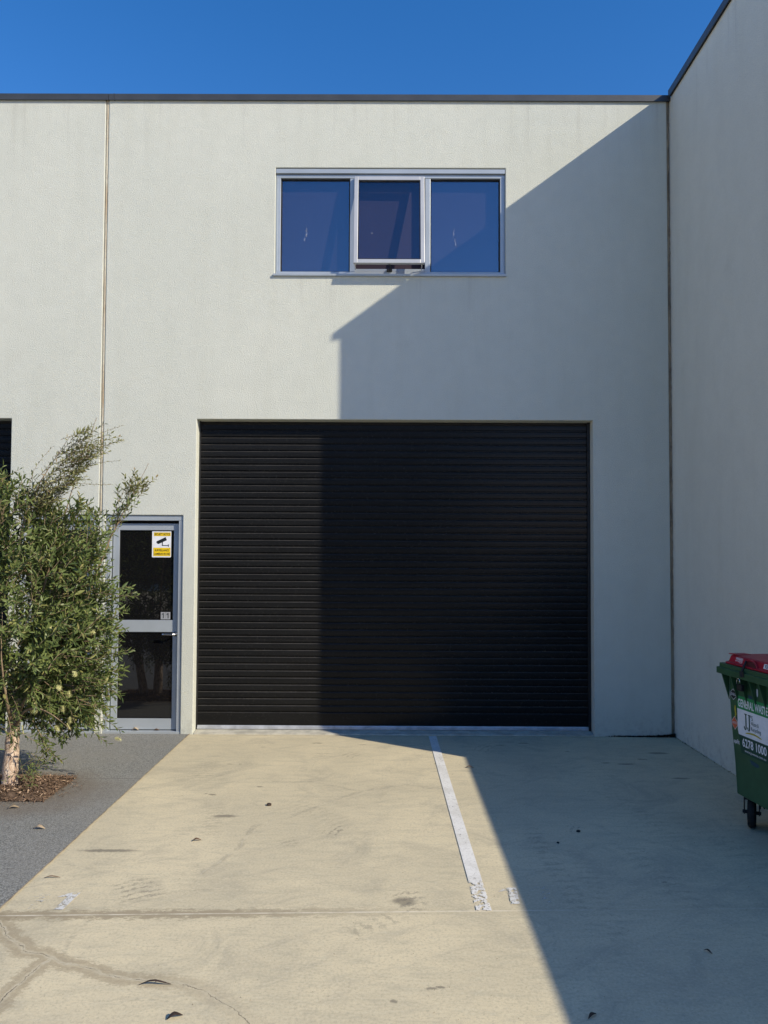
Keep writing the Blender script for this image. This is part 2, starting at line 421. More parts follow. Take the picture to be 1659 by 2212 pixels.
def glass_mat(name, fac, tint, streaks):
    t = NT(name)
    t.n.remove(t.b)
    tr = t.n.new('ShaderNodeBsdfTransparent')
    tr.inputs[0].default_value = (*tint, 1)
    gl = t.n.new('ShaderNodeBsdfGlossy')
    gl.inputs['Roughness'].default_value = 0.015
    gl.inputs['Color'].default_value = (0.85, 0.9, 1.0, 1)
    bp = t.n.new('ShaderNodeBump')
    bp.inputs['Strength'].default_value = 0.03
    bp.inputs['Distance'].default_value = 0.01
    t.l.new(t.noise(2.5, 2), bp.inputs['Height'])
    t.l.new(bp.outputs[0], gl.inputs['Normal'])
    lw = t.n.new('ShaderNodeLayerWeight'); lw.inputs[0].default_value = 0.5
    f = t.math('MULTIPLY_ADD', t.math('POWER', lw.outputs['Facing'], 5.0), 0.9, fac + 0.04)
    mx = t.n.new('ShaderNodeMixShader')
    t.l.new(f, mx.inputs[0]); t.l.new(tr.outputs[0], mx.inputs[1]); t.l.new(gl.outputs[0], mx.inputs[2])
    last = mx.outputs[0]
    # bird-lime runs and specks stuck on the outside of the pane
    df = t.n.new('ShaderNodeBsdfDiffuse'); df.inputs[0].default_value = (0.55, 0.55, 0.55, 1)
    wob = t.vm('ADD', t.P(), t.vm('MULTIPLY', t.vm('SUBTRACT', t.noise(16, 3, 0.6, color=True), (0.5, 0.5, 0.5)), (0.07, 0.0, 0.03)))
    acc = None
    for (x, z, rx, rz) in streaks:
        q = t.vm('LENGTH', t.vm('MULTIPLY', t.vm('SUBTRACT', t.vm('MULTIPLY', wob, (1, 0, 1)), (x, 0, z)), (1 / rx, 0, 1 / rz)))
        acc = q if acc is None else t.math('MINIMUM', acc, q)
    sp = t.mapr(acc, 0.5, 1.0, 0.26, 0)
    sp = t.math('MULTIPLY', sp, t.mapr(t.noise(60, 4, 0.7), 0.35, 0.6))
    dots = t.mapr(t.voro(5.5), 0.012, 0.022, 0.4, 0)
    m2 = t.n.new('ShaderNodeMixShader')
    t.l.new(t.math('MAXIMUM', sp, dots), m2.inputs[0]); t.l.new(last, m2.inputs[1]); t.l.new(df.outputs[0], m2.inputs[2])
    t.l.new(m2.outputs[0], t.out.inputs['Surface'])
    return t.m
m_glass = glass_mat('reflective_window_glass', 0.10, (0.92, 0.92, 0.94), [(-0.80, 4.93, .012, .06), (-0.82, 4.86, .012, .03), (0.66, 4.92, .006, .06), (0.68, 4.83, .006, .05)])
m_glass_sash = glass_mat('sash_window_glass', 0.05, (0.92, 0.92, 0.94), [(-0.14, 4.86, .01, .008)])
m_blind = simple('window_blind_fabric', (0.046, 0.034, 0.046), 0.9, 0.1, 0, 0.06, 60)

def door_glass():
    t = NT('dark_tinted_door_glass', 0.02, 0.6)
    t.b.inputs['IOR'].default_value = 1.7
    t.col((0.006, 0.006, 0.007))
    t.bump(t.noise(2.2, 2), 0.02, 0.01)
    return t.m
m_dglass = door_glass()

def leaf_mat(name, a, b, cc, trans=0.14):
    t = NT(name, 0.45, 0.35)
    g = t.n.new('ShaderNodeNewGeometry')
    rnd = g.outputs['Random Per Island']
    c = t.mix(t.mapr(rnd, 0.0, 0.75, 0, 1, False), a, b)
    c = t.mix(t.mapr(rnd, 0.9, 1.0, 0, 1), c, cc)
    n = t.mapr(t.noise(3.0, 3), 0.35, 0.65)
    c = t.mix(t.math('MULTIPLY', n, 0.35), c, [x * 1.4 for x in b])
    t.col(c)
    tl = t.n.new('ShaderNodeBsdfTranslucent')
    t.l.new(t.mix(1.0, c, (1.2, 1.35, 0.5), 'MULTIPLY'), tl.inputs[0])
    mx = t.n.new('ShaderNodeMixShader'); mx.inputs[0].default_value = trans
    t.l.new(t.b.outputs[0], mx.inputs[1]); t.l.new(tl.outputs[0], mx.inputs[2])
    t.l.new(mx.outputs[0], t.out.inputs['Surface'])
    return t.m
m_leaf = leaf_mat('shrub_leaf_green', (0.048, 0.080, 0.024), (0.150, 0.185, 0.056), (0.34, 0.30, 0.11))
m_leaf_tip = leaf_mat('young_tip_leaf', (0.12, 0.13, 0.045), (0.20, 0.20, 0.08), (0.24, 0.15, 0.07))
m_twig = simple('twig_bark', (0.26, 0.19, 0.12), 0.8, 0.2, 0, 0.3, 30)

def bark():
    t = NT('pale_peeling_bark', 0.85, 0.2)
    v = t.scalev(t.P(), (1, 1, 0.35))
    n = t.noise(26, 5, 0.7, v, dist=1.2)
    c = t.mix(t.mapr(n, 0.40, 0.60), (0.74, 0.60, 0.46), (0.50, 0.36, 0.26))
    n2 = t.noise(55, 5, 0.7, v, dist=2.0)
    c = t.mix(t.mapr(n2, 0.54, 0.60), c, (0.12, 0.07, 0.045))
    t.col(c)
    t.bump(t.math('ADD', n, n2), 0.9, 0.012)
    return t.m
m_bark = bark()
m_soil = simple('red_brown_soil', (0.11, 0.075, 0.05), 0.95, 0.1, 0, 0.5, 25, 0.8, 80)
def litter_mat():
    t = NT('leaf_litter', 0.8, 0.2)
    r = t.n.new('ShaderNodeNewGeometry').outputs['Random Per Island']
    c = t.mix(t.mapr(r, 0, 0.7, 0, 1, False), (0.085, 0.055, 0.035), (0.22, 0.145, 0.095))
    c = t.mix(t.mapr(r, 0.86, 0.9), c, (0.42, 0.30, 0.20))
    t.col(c)
    return t.m
m_litter = litter_mat()
m_dry_pale = simple('pale_dry_leaf', (0.48, 0.37, 0.24), 0.7, 0.2, 0, 0.2, 40)
m_dry_brown = simple('brown_dry_leaf', (0.15, 0.085, 0.05), 0.7, 0.2, 0, 0.3, 40)
m_dry_dark = simple('dark_dry_leaf', (0.05, 0.035, 0.028), 0.7, 0.2, 0, 0.3, 40)
m_flower = simple('cream_flower', (0.62, 0.60, 0.28), 0.7, 0.2, 0, 0.15, 60)

def bin_plastic(name, a, scuff):
    t = NT(name, 0.5, 0.4)
    n = t.mapr(t.noise(5, 5, 0.7), 0.35, 0.7)
    c = t.mix(n, [x * 0.85 for x in a], [x * 1.15 for x in a])
    s = t.mapr(t.noise(16, 6, 0.75, t.scalev(t.P(), (1, 1, 0.5)), dist=0.5), 0.58, 0.75)
    c = t.mix(t.math('MULTIPLY', s, 0.3), c, scuff)
    t.col(c)
    t.set(t.b.inputs['Roughness'], t.mapr(s, 0, 1, 0.42, 0.7))
    t.bump(t.noise(90, 3), 0.12, 0.002)
    return t.m
m_bing = bin_plastic('green_bin_plastic', (0.030, 0.090, 0.040), (0.15, 0.23, 0.13))
m_binr = bin_plastic('red_lid_plastic', (0.35, 0.010, 0.028), (0.45, 0.2, 0.2))
def ink(name, c, rough=0.5):
    return simple(name, c, rough, 0.4, 0, 0.05, 20)
i_white = ink('white_print', (0.74, 0.75, 0.77))
i_pale = ink('worn_white_print', (0.62, 0.63, 0.66))
i_green = ink('green_print', (0.02, 0.24, 0.075))
i_dgreen = ink('dark_green_print', (0.008, 0.055, 0.035))
i_black = ink('black_print', (0.01, 0.014, 0.016))
i_yellow = ink('yellow_print', (0.85, 0.58, 0.01))
i_gold = ink('gold_print', (0.42, 0.36, 0.04))
i_orange = ink('orange_print', (0.55, 0.12, 0.05))
i_silver = ink('silver_print', (0.30, 0.31, 0.32))
i_blue = ink('faded_blue_mark', (0.015, 0.055, 0.09))

# ------------------------------------------------------------------ object helpers
def link(o, parent=None):
    C.objects.link(o)
    if parent is not None: o.parent = parent
    return o

def tag(o, label=None, cat=None, group=None, kind=None):
    if label: o['label'] = label
    if cat: o['category'] = cat
    if group: o['group'] = group
    if kind: o['kind'] = kind
    return o

def empty(name, loc=(0, 0, 0), rz=0.0, **k):
    o = bpy.data.objects.new(name, None)
    o.empty_display_size = 0.2
    o.location = loc
    o.rotation_euler = (0, 0, rz)
    link(o)
    return tag(o, **k)

class MB:
    def __init__(s):
        s.v = []; s.f = []; s.mi = []
    def add(s, v, f, mi=0):
        b = len(s.v)
        s.v += [tuple(x) for x in v]
        s.f += [tuple(i + b for i in q) for q in f]
        s.mi += [mi] * len(f)
        return s
    def box(s, x0, x1, y0, y1, z0, z1, mi=0):
        v = [(x0, y0, z0), (x1, y0, z0), (x1, y1, z0), (x0, y1, z0), (x0, y0, z1), (x1, y0, z1), (x1, y1, z1), (x0, y1, z1)]
        f = [(0, 3, 2, 1), (4, 5, 6, 7), (0, 1, 5, 4), (1, 2, 6, 5), (2, 3, 7, 6), (3, 0, 4, 7)]
        return s.add(v, f, mi)
    def tube(s, pts, rad, n=8, mi=0, cap=True):
        pts = [Vector(p) for p in pts]
        if not hasattr(rad, '__len__'): rad = [rad] * len(pts)
        V = []; F = []
        prev = None
        for i, p in enumerate(pts):
            d = (pts[min(i + 1, len(pts) - 1)] - pts[max(i - 1, 0)]).normalized()
            if prev is None:
                a = Vector((0, 0, 1)) if abs(d.z) < 0.9 else Vector((1, 0, 0))
                u = d.cross(a).normalized()
            else:
                u = (prev - d * prev.dot(d)).normalized()
            prev = u
            w = d.cross(u)
            for k in range(n):
                t = 2 * math.pi * k / n
                V.append(p + (u * math.cos(t) + w * math.sin(t)) * rad[i])
        for i in range(len(pts) - 1):
            for k in range(n):
                a = i * n + k; b = i * n + (k + 1) % n
                F.append((a, b, b + n, a + n))
        if cap:
            F.append(tuple(range(n - 1, -1, -1)))
            F.append(tuple((len(pts) - 1) * n + k for k in range(n)))
        return s.add(V, F, mi)
    def prism_xz(s, poly, y0, y1, mi=0):          # polygon in x,z, thickness along y
        n = len(poly)
        v = [(x, y0, z) for x, z in poly] + [(x, y1, z) for x, z in poly]
        f = [tuple(range(n)), tuple(range(2 * n - 1, n - 1, -1))]
        for i in range(n):
            j = (i + 1) % n
            f.append((j, i, i + n, j + n))
        return s.add(v, f, mi)
    def extrude_x(s, prof, x0, x1, mi=0, caps=True):    # open or closed profile in y,z
        n = len(prof)
        v = [(x0, y, z) for y, z in prof] + [(x1, y, z) for y, z in prof]
        f = [(i, i + 1, i + 1 + n, i + n) for i in range(n - 1)]
        if caps:
            f.append((n - 1, 0, n, 2 * n - 1))
            f.append(tuple(range(n))); f.append(tuple(range(2 * n - 1, n - 1, -1)))
        return s.add(v, f, mi)
    def build(s, name, mats, parent=None, bevel=0.0, smooth=False, seg=2, fixn=True):
        me = bpy.data.meshes.new(name)
        me.from_pydata(s.v, [], s.f)
        if not isinstance(mats, (list, tuple)): mats = [mats]
        for m in mats: me.materials.append(m)
        me.polygons.foreach_set('material_index', s.mi)
        if fixn:
            bm = bmesh.new(); bm.from_mesh(me)
            bmesh.ops.recalc_face_normals(bm, faces=bm.faces)
            bm.to_mesh(me); bm.free()
        if smooth:
            me.polygons.foreach_set('use_smooth', [True] * len(me.polygons))
        me.update()
        o = bpy.data.objects.new(name, me)
        link(o, parent)
        if bevel:
            b = o.modifiers.new('bevel', 'BEVEL'); b.width = bevel; b.segments = seg; b.limit_method = 'ANGLE'; b.angle_limit = R(40)
        return o

def text_geo(txt, size, sx=1.0, bold=0.0, spacing=1.0, align='LEFT'):
    cu = bpy.data.curves.new('txt', 'FONT')
    cu.body = txt; cu.size = size; cu.offset = bold; cu.space_character = spacing; cu.align_x = align
    cu.resolution_u = 3
    o = bpy.data.objects.new('txt', cu)
    C.objects.link(o)
    bpy.context.view_layer.update()
    dg = bpy.context.evaluated_depsgraph_get()
    me = o.evaluated_get(dg).to_mesh()
    v = [(p.co.x * sx, p.co.y) for p in me.vertices]
    f = [tuple(p.vertices) for p in me.polygons]
    o.evaluated_get(dg).to_mesh_clear()
    bpy.data.objects.remove(o); bpy.data.curves.remove(cu)
    return v, f

def add_text(mb, txt, x0, x1, z0, z1, y, mi=0, bold=0.0, italic=0.0):
    """fit lettering into the rectangle x0..x1, z0..z1 on a plane facing -y"""
    v, f = text_geo(txt, 1.0, 1.0, bold)
    xs = [p[0] for p in v]; ys = [p[1] for p in v]
    ax, bx, ay, by = min(xs), max(xs), min(ys), max(ys)
    sx = (x1 - x0) / (bx - ax); sz = (z1 - z0) / (by - ay)
    V = [(x0 + (p[0] - ax) * sx + italic * (p[1] - ay) * sz, y, z0 + (p[1] - ay) * sz) for p in v]
    mb.add(V, f, mi)

def wall_panel(name, x0, x1, z0, z1, y0, y1, openings, mat, parent):
    """wall slab with real reveals round each opening"""
    xs = sorted(set([x0, x1] + [o[0] for o in openings] + [o[1] for o in openings]))
    zs = sorted(set([z0, z1] + [o[2] for o in openings] + [o[3] for o in openings]))
    xs = [x for x in xs if x0 <= x <= x1]; zs = [z for z in zs if z0 <= z <= z1]
    def solid(i, j):
        if i < 0 or j < 0 or i >= len(xs) - 1 or j >= len(zs) - 1: return False
        cx = (xs[i] + xs[i + 1]) / 2; cz = (zs[j] + zs[j + 1]) / 2
        return not any(a < cx < b and c < cz < d for a, b, c, d in openings)
    vi = {}; V = []; F = []
    def vid(x, y, z):
        k = (round(x, 5), y, round(z, 5))
        if k not in vi: vi[k] = len(V); V.append((x, y, z))
        return vi[k]
    for i in range(len(xs) - 1):
        for j in range(len(zs) - 1):
            if not solid(i, j): continue
            a, b, c, d = xs[i], xs[i + 1], zs[j], zs[j + 1]
            F.append((vid(a, y0, c), vid(b, y0, c), vid(b, y0, d), vid(a, y0, d)))
            F.append((vid(a, y1, c), vid(a, y1, d), vid(b, y1, d), vid(b, y1, c)))
            if not solid(i - 1, j): F.append((vid(a, y0, c), vid(a, y0, d), vid(a, y1, d), vid(a, y1, c)))
            if not solid(i + 1, j): F.append((vid(b, y0, c), vid(b, y1, c), vid(b, y1, d), vid(b, y0, d)))
            if not solid(i, j - 1): F.append((vid(a, y0, c), vid(a, y1, c), vid(b, y1, c), vid(b, y0, c)))
            if not solid(i, j + 1): F.append((vid(a, y0, d), vid(b, y0, d), vid(b, y1, d), vid(a, y1, d)))
    mb = MB(); mb.add(V, F)
    return mb.build(name, mat, parent, bevel=0.006, seg=2)

# ================================================================== GROUND
mb = MB(); mb.add([(-250, -250, 0), (250, -250, 0), (250, 250, 0), (-250, 250, 0)], [(0, 1, 2, 3)])
tag(mb.build('driveway', m_conc), kind='structure', label='pale concrete driveway in front of the black roller door')
# footpath of exposed aggregate with the tree pit left open
px0, px1, py0, py1 = -3.25, -2.39, -1.95, -1.42
mb = MB()
X = [-9.0, px0, px1, -1.882]; Y = [-12.0, py0, py1, -0.003]
for i in range(3):
    for j in range(3):
        if i == 1 and j == 1: continue
        mb.add([(X[i], Y[j], .005), (X[i + 1], Y[j], .005), (X[i + 1], Y[j + 1], .005), (X[i], Y[j + 1], .005)], [(0, 1, 2, 3)])
tag(mb.build('footpath', m_agg), kind='structure', label='grey exposed aggregate footpath left of the driveway')
# thin pale edging and dark gap along the footpath
mb = MB(); r_ = random.Random(2)
N = 160
for s_ in range(N):
    y0 = -9 + 9 * s_ / N; y1 = -9 + 9 * (s_ + 1) / N
    w = 0.006 + 0.003 * r_.random()
    mb.add([(-1.884, y0, .0075), (-1.884 + w, y0, .0075), (-1.884 + w, y1, .0075), (-1.884, y1, .0075)], [(0, 1, 2, 3)])
tag(mb.build('path_edge_joint', m_seal_brown), kind='structure', label='dark joint between footpath and driveway')

# soil in the pit
mb = MB(); n = 26; V = []; F = []
for i in range(n + 1):
    for j in range(n + 1):
        x = px0 + .0 + (px1 - px0) * i / n; y = py0 + (py1 - py0) * j / n
        e = min(i, j, n - i, n - j) / n
        V.append((x, y, .006 + min(e * .35, .035) + random.uniform(-.006, .008) * (e > 0)))
for i in range(n):
    for j in range(n):
        a = i * (n + 1) + j; F.append((a, a + n + 1, a + n + 2, a + 1))
mb.add(V, F)
soil = tag(mb.build('soil', m_soil, smooth=True), kind='structure', label='red brown soil in the square tree pit')

mb = MB()
def chip(mb, x, y, z, L, W, mi=0, tilt=0.5):
    a = random.uniform(0, 6.283)
    rot = Euler((random.gauss(0, tilt), random.gauss(0, tilt), a)).to_matrix()
    pts = [(-L / 2, 0, 0), (-L * .15, -W / 2, W * .3), (L / 2, 0, 0), (-L * .1, W / 2, W * .25)]
    mb.add([rot @ Vector(p) + Vector((x, y, z)) for p in pts], [(0, 1, 2), (0, 2, 3)], mi)
for k in range(3200):
    x = random.uniform(px0 - .01, px1 + .02); y = random.uniform(py0 - .02, py1 + .03)
    e = min(x - px0, px1 - x, y - py0, py1 - y)
    chip(mb, x, y, .012 + max(0, min(e * .35 * 1.0, .035)) + random.uniform(0, .012), random.uniform(.012, .05), random.uniform(.005, .014))
for k in range(620):      # spilled over the edge of the pit
    a = random.uniform(0, 6.283)
    x = -2.82 + math.cos(a) * .48 * random.uniform(.9, 1.25); y = -1.68 + math.sin(a) * .32 * random.uniform(.9, 1.35)
    if x > -1.95: continue
    chip(mb, x, y, .012, random.uniform(.008, .03), random.uniform(.004, .008), tilt=.2)
tag(mb.build('leaf_litter', m_litter, fixn=False), kind='stuff', label='red brown leaf litter and bark chips covering the tree pit', cat='leaf litter')

# painted bay line and what is left of the bay numbers
mb = MB(); n = 40
for i in range(n):
    f0, f1 = i / n, (i + 1) / n
    def row(f): return (0.415 + .036 * f, 0.489 + .037 * f, -0.03 - 3.46 * f)
    a0, b0, y0 = row(f0); a1, b1, y1 = row(f1)
    mb.add([(a0, y0, .004), (b0, y0, .004), (b1, y1, .004), (a1, y1, .004)], [(3, 2, 1, 0)])
tag(mb.build('parking_line', m_line), kind='structure', label='white painted bay line running from the roller door')
def figure_one(name, x, y, h, w, flag, mat, lab):
    mb = MB()
    z = .004
    q = [(x, y), (x + w, y), (x + w + .012, y + h), (x + .012, y + h)]
    mb.add([(a, b, z) for a, b in q], [(0, 1, 2, 3)])
    q = [(x + .01 - flag, y + h * .72), (x + .012, y + h * .78), (x + .012, y + h), (x + .0 - flag * .2, y + h * .92)]
    mb.add([(a, b, z) for a, b in q], [(0, 1, 2, 3)])
    return tag(mb.build(name, mat), kind='structure', label=lab)
figure_one('painted_number', -1.615, -3.505, .18, .045, .05, m_ghost, 'worn white painted one beside the footpath edge')
figure_one('painted_number', -1.75, -3.50, .17, .04, .06, m_ghost2, 'almost vanished painted one nearest the footpath')
figure_one('painted_number', .632, -3.42, .18, .045, .055, m_ghost, 'half worn painted one just right of the white line')
figure_one('painted_number', .795, -3.41, .19, .05, .06, m_ghost2, 'faint outline of a painted one in the shadow')

# ================================================================== WAREHOUSE UNIT
ROLL = (-1.851, 2.010, -0.05, 3.05)
WIN = (-1.104, 1.162, 4.475, 5.548)
DOOR = (-2.728, -1.972, -0.05, 2.11)
LDOOR = (-3.56, -2.806, -0.05, 2.11)
LROLL = (-7.6, -3.66, -0.05, 3.05)
TOP = 6.225
unit = empty('warehouse_unit', (0, 0, 0), label='pale rendered warehouse unit with a wide black roller door and one window above', cat='building')
left = empty('warehouse_unit', (-4, 0, 0), label='neighbouring unit left of the tan joint, mostly hidden by the leafy shrub', cat='building')
side = empty('side_building', (2.785, 0, 0), label='tall plain rendered building with a blank wall on the right', cat='building')
left_inv = Matrix.Translation((4, 0, 0))
def to_parent(o, p):
    o.parent = p
    o.matrix_parent_inverse = Matrix.Translation(-p.location)
    return o

wp = wall_panel('wall', -2.759, 2.752, -0.05, TOP, 0.0, 0.16, [ROLL, WIN, DOOR], m_wall, None); to_parent(wp, unit)
wp = wall_panel('wall', -12.0, -2.792, -0.05, TOP, 0.0, 0.16, [LROLL, LDOOR], m_wall, None); to_parent(wp, left)
mb = MB(); mb.box(-2.8, -2.7345, 0.004, 0.155, 0, 2.109); o = mb.build('pier', m_wall, None, bevel=.005); to_parent(o, unit)
# sealants
mb = MB(); r_ = random.Random(5)
N = 90; V = []; F = []
for i in range(N + 1):
    z = 2.11 + (TOP - 2.11) * i / N
    for k in range(5):
        t_ = k / 4
        V.append((-2.793 + .035 * t_, .016 - .012 * math.sin(math.pi * t_) + r_.uniform(-.0018, .0018), z))
for i in range(N):
    for k in range(4):
        a = i * 5 + k; F.append((a, a + 1, a + 6, a + 5))
mb.add(V, F); o = mb.build('joint_sealant', m_seal_tan, None, smooth=True); to_parent(o, unit)
mb = MB(); V = []; F = []
N = 140
for i in range(N + 1):
    z = TOP * i / N
    w = .026 + .006 * (1 - i / N) + r_.uniform(-.004, .004)
    sx = 2.754 + r_.uniform(-.002, .001)
    for k in range(4):
        V.append((sx + w * k / 3, .018 + r_.uniform(-.005, .004), z))
for i in range(N):
    for k in range(3):
        a = i * 4 + k; F.append((a, a + 1, a + 5, a + 4))
mb.add(V, F); o = mb.build('joint_sealant', m_seal_brown, None); to_parent(o, side)
mb = MB(); mb.box(2.7525, 2.784, .03, .16, 0, TOP); o = mb.build('joint_backing', m_core, None); to_parent(o, side)

# roof flashings
def flashing(x0, x1, parent):
    mb = MB()
    mb.extrude_x([(-.016, TOP + .001), (-.020, TOP - .012), (-.022, TOP - .012), (-.018, TOP + .052), (.20, TOP + .062), (.20, TOP + .002)], x0, x1)
    o = mb.build('roof_flashing', m_coping, None); to_parent(o, parent)
flashing(-12.0, -2.762, left); flashing(-2.758, -2.70, unit)
mb = MB(); mb.extrude_x([(-.019, TOP - .012), (-.0235, TOP - .014), (-.0195, TOP + .054), (.2, TOP + .064), (.2, TOP + .01)], -2.71, -2.70); to_parent(mb.build('flashing_seam', m_coping, None), unit)
flashing(-2.698, 2.785, unit)
for nm, a, b, p in (('rear_volume', -12, -2.80, left), ('rear_volume', -2.76, 2.735, unit)):
    mb = MB(); mb.box(a, b, .75, 16, -.02, TOP - .02)
    mb.box(a, a + .05, .165, .75, -.02, TOP - .02); mb.box(b - .05, b, .165, .75, -.02, TOP - .02)
    mb.box(a, b, .165, .75, TOP - .06, TOP - .02); mb.box(a, b, .165, .75, 3.4, 3.5)
    to_parent(mb.build(nm, m_core, None), p)

# side building
SX = 2.785; SY = -2.10; STOP = 6.255
mb = MB(); mb.box(SX, 14, SY, 16, -.05, STOP); to_parent(mb.build('wall', m_wall_lightened, None, bevel=.006), side)
mb = MB()
mb.box(SX - .022, 14.03, SY - .03, SY + .2, STOP + .003, STOP + .06)
mb.box(SX - .022, SX + .25, SY + .2, -.026, STOP + .003, STOP + .06)
mb.box(SX - .026, SX - .022, SY - .03, -.026, STOP - .012, STOP + .062)
to_parent(mb.build('roof_flashing', m_coping, None), side)
# low boundary wall carrying on from the side building, out of frame to the right
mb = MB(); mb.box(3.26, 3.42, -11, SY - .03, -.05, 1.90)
o = mb.build('boundary_wall', m_wall_lightened, None, bevel=.006); tag(o, 'low rendered boundary wall running towards the camera behind the green bin', 'wall')

# threshold strips
mb = MB(); mb.extrude_x([(.003, -.01), (.003, .012), (.125, .026), (.30, .026), (.30, -.01)], -1.847, 2.006)
to_parent(mb.build('threshold', simple('threshold_concrete', (0.43, 0.41, 0.34), .8, .3, 0, .2, 9, .3), None, bevel=.003), unit)

# ---------------- roller door: each slat its own part
def roller(parent, x0, x1, top, label):
    rd = MB()
    rd.box(x0 + .003, x0 + .016, .104, .122, .027, top - .002)
    rd.box(x1 - .028, x1 - .003, .100, .122, .027, top - .002)
    rd.box(x0 + .003, x1 - .003, .150, .156, .03, top - .002)      # dark sheet behind the slats
    rdo = rd.build('roller_door', m_black, None, bevel=.002); to_parent(rdo, parent)
    rdo['label'] = label
    def sub(o):
        o.parent = rdo; o.matrix_parent_inverse = rdo.matrix_basis.inverted()
        return o
    a, b = x0 + .012, x1 - .022
    mb = MB(); mb.extrude_x([(.108, .028), (.104, .030), (.104, .046), (.107, .048), (.107, .056), (.110, .064), (.135, .064), (.135, .028)], x0 + .006, x1 - .006)
    sub(mb.build('bottom_rail', m_rail, None))
    mb = MB(); mb.extrude_x([(.135, .066), (.120, .066), (.118, .070), (.1175, .182), (.121, .188), (.135, .190)], a, b)
    sub(mb.build('bottom_slat', m_slat, None))
    pitch = .0675
    prof = [(.142, .0), (.1300, .0010), (.1300, .0100), (.1200, .0118), (.1182, .0140), (.1178, .036), (.1182, .0560), (.1192, .0592), (.1262, .0655), (.136, .0668), (.142, .0675)]
    prof2 = [(.142, .0), (.1300, .0010), (.1300, .0100), (.1200, .0118), (.1182, .0140), (.118, .030), (.1220, .0315), (.1220, .0345), (.118, .036), (.1182, .0560), (.1192, .0592), (.1262, .0655), (.136, .0668), (.142, .0675)]
    meshes = []
    for pr in (prof, prof2):
        mb = MB(); mb.extrude_x(pr, a, b, caps=True)
        t = mb.build('slat', m_slat, None); me = t.data; bpy.data.objects.remove(t); meshes.append(me)
    z = .190; k = 0
    while z + pitch <= top + .03:
        o = bpy.data.objects.new('slat', meshes[1 if k % 12 == 10 else 0])
        link(o); o.location = (0, random.uniform(-.0008, .0008), z); o.rotation_euler = (random.uniform(-.006, .006), 0, 0)
        sub(o)
        z += pitch; k += 1
    return rdo
roller(unit, ROLL[0], ROLL[1], ROLL[3], 'wide black roller door of horizontal slats with a pale bottom rail')
roller(left, LROLL[0], LROLL[1], LROLL[3], 'black roller door of the neighbouring unit at the left edge')
# soffit backing above slats
# thin raised corner beads round the roller opening
mb = MB()
mb.box(ROLL[1] + .002, ROLL[1] + .022, -.0025, .002, .0, ROLL[3] + .015)
to_parent(mb.build('corner_bead', m_wall, None), unit)

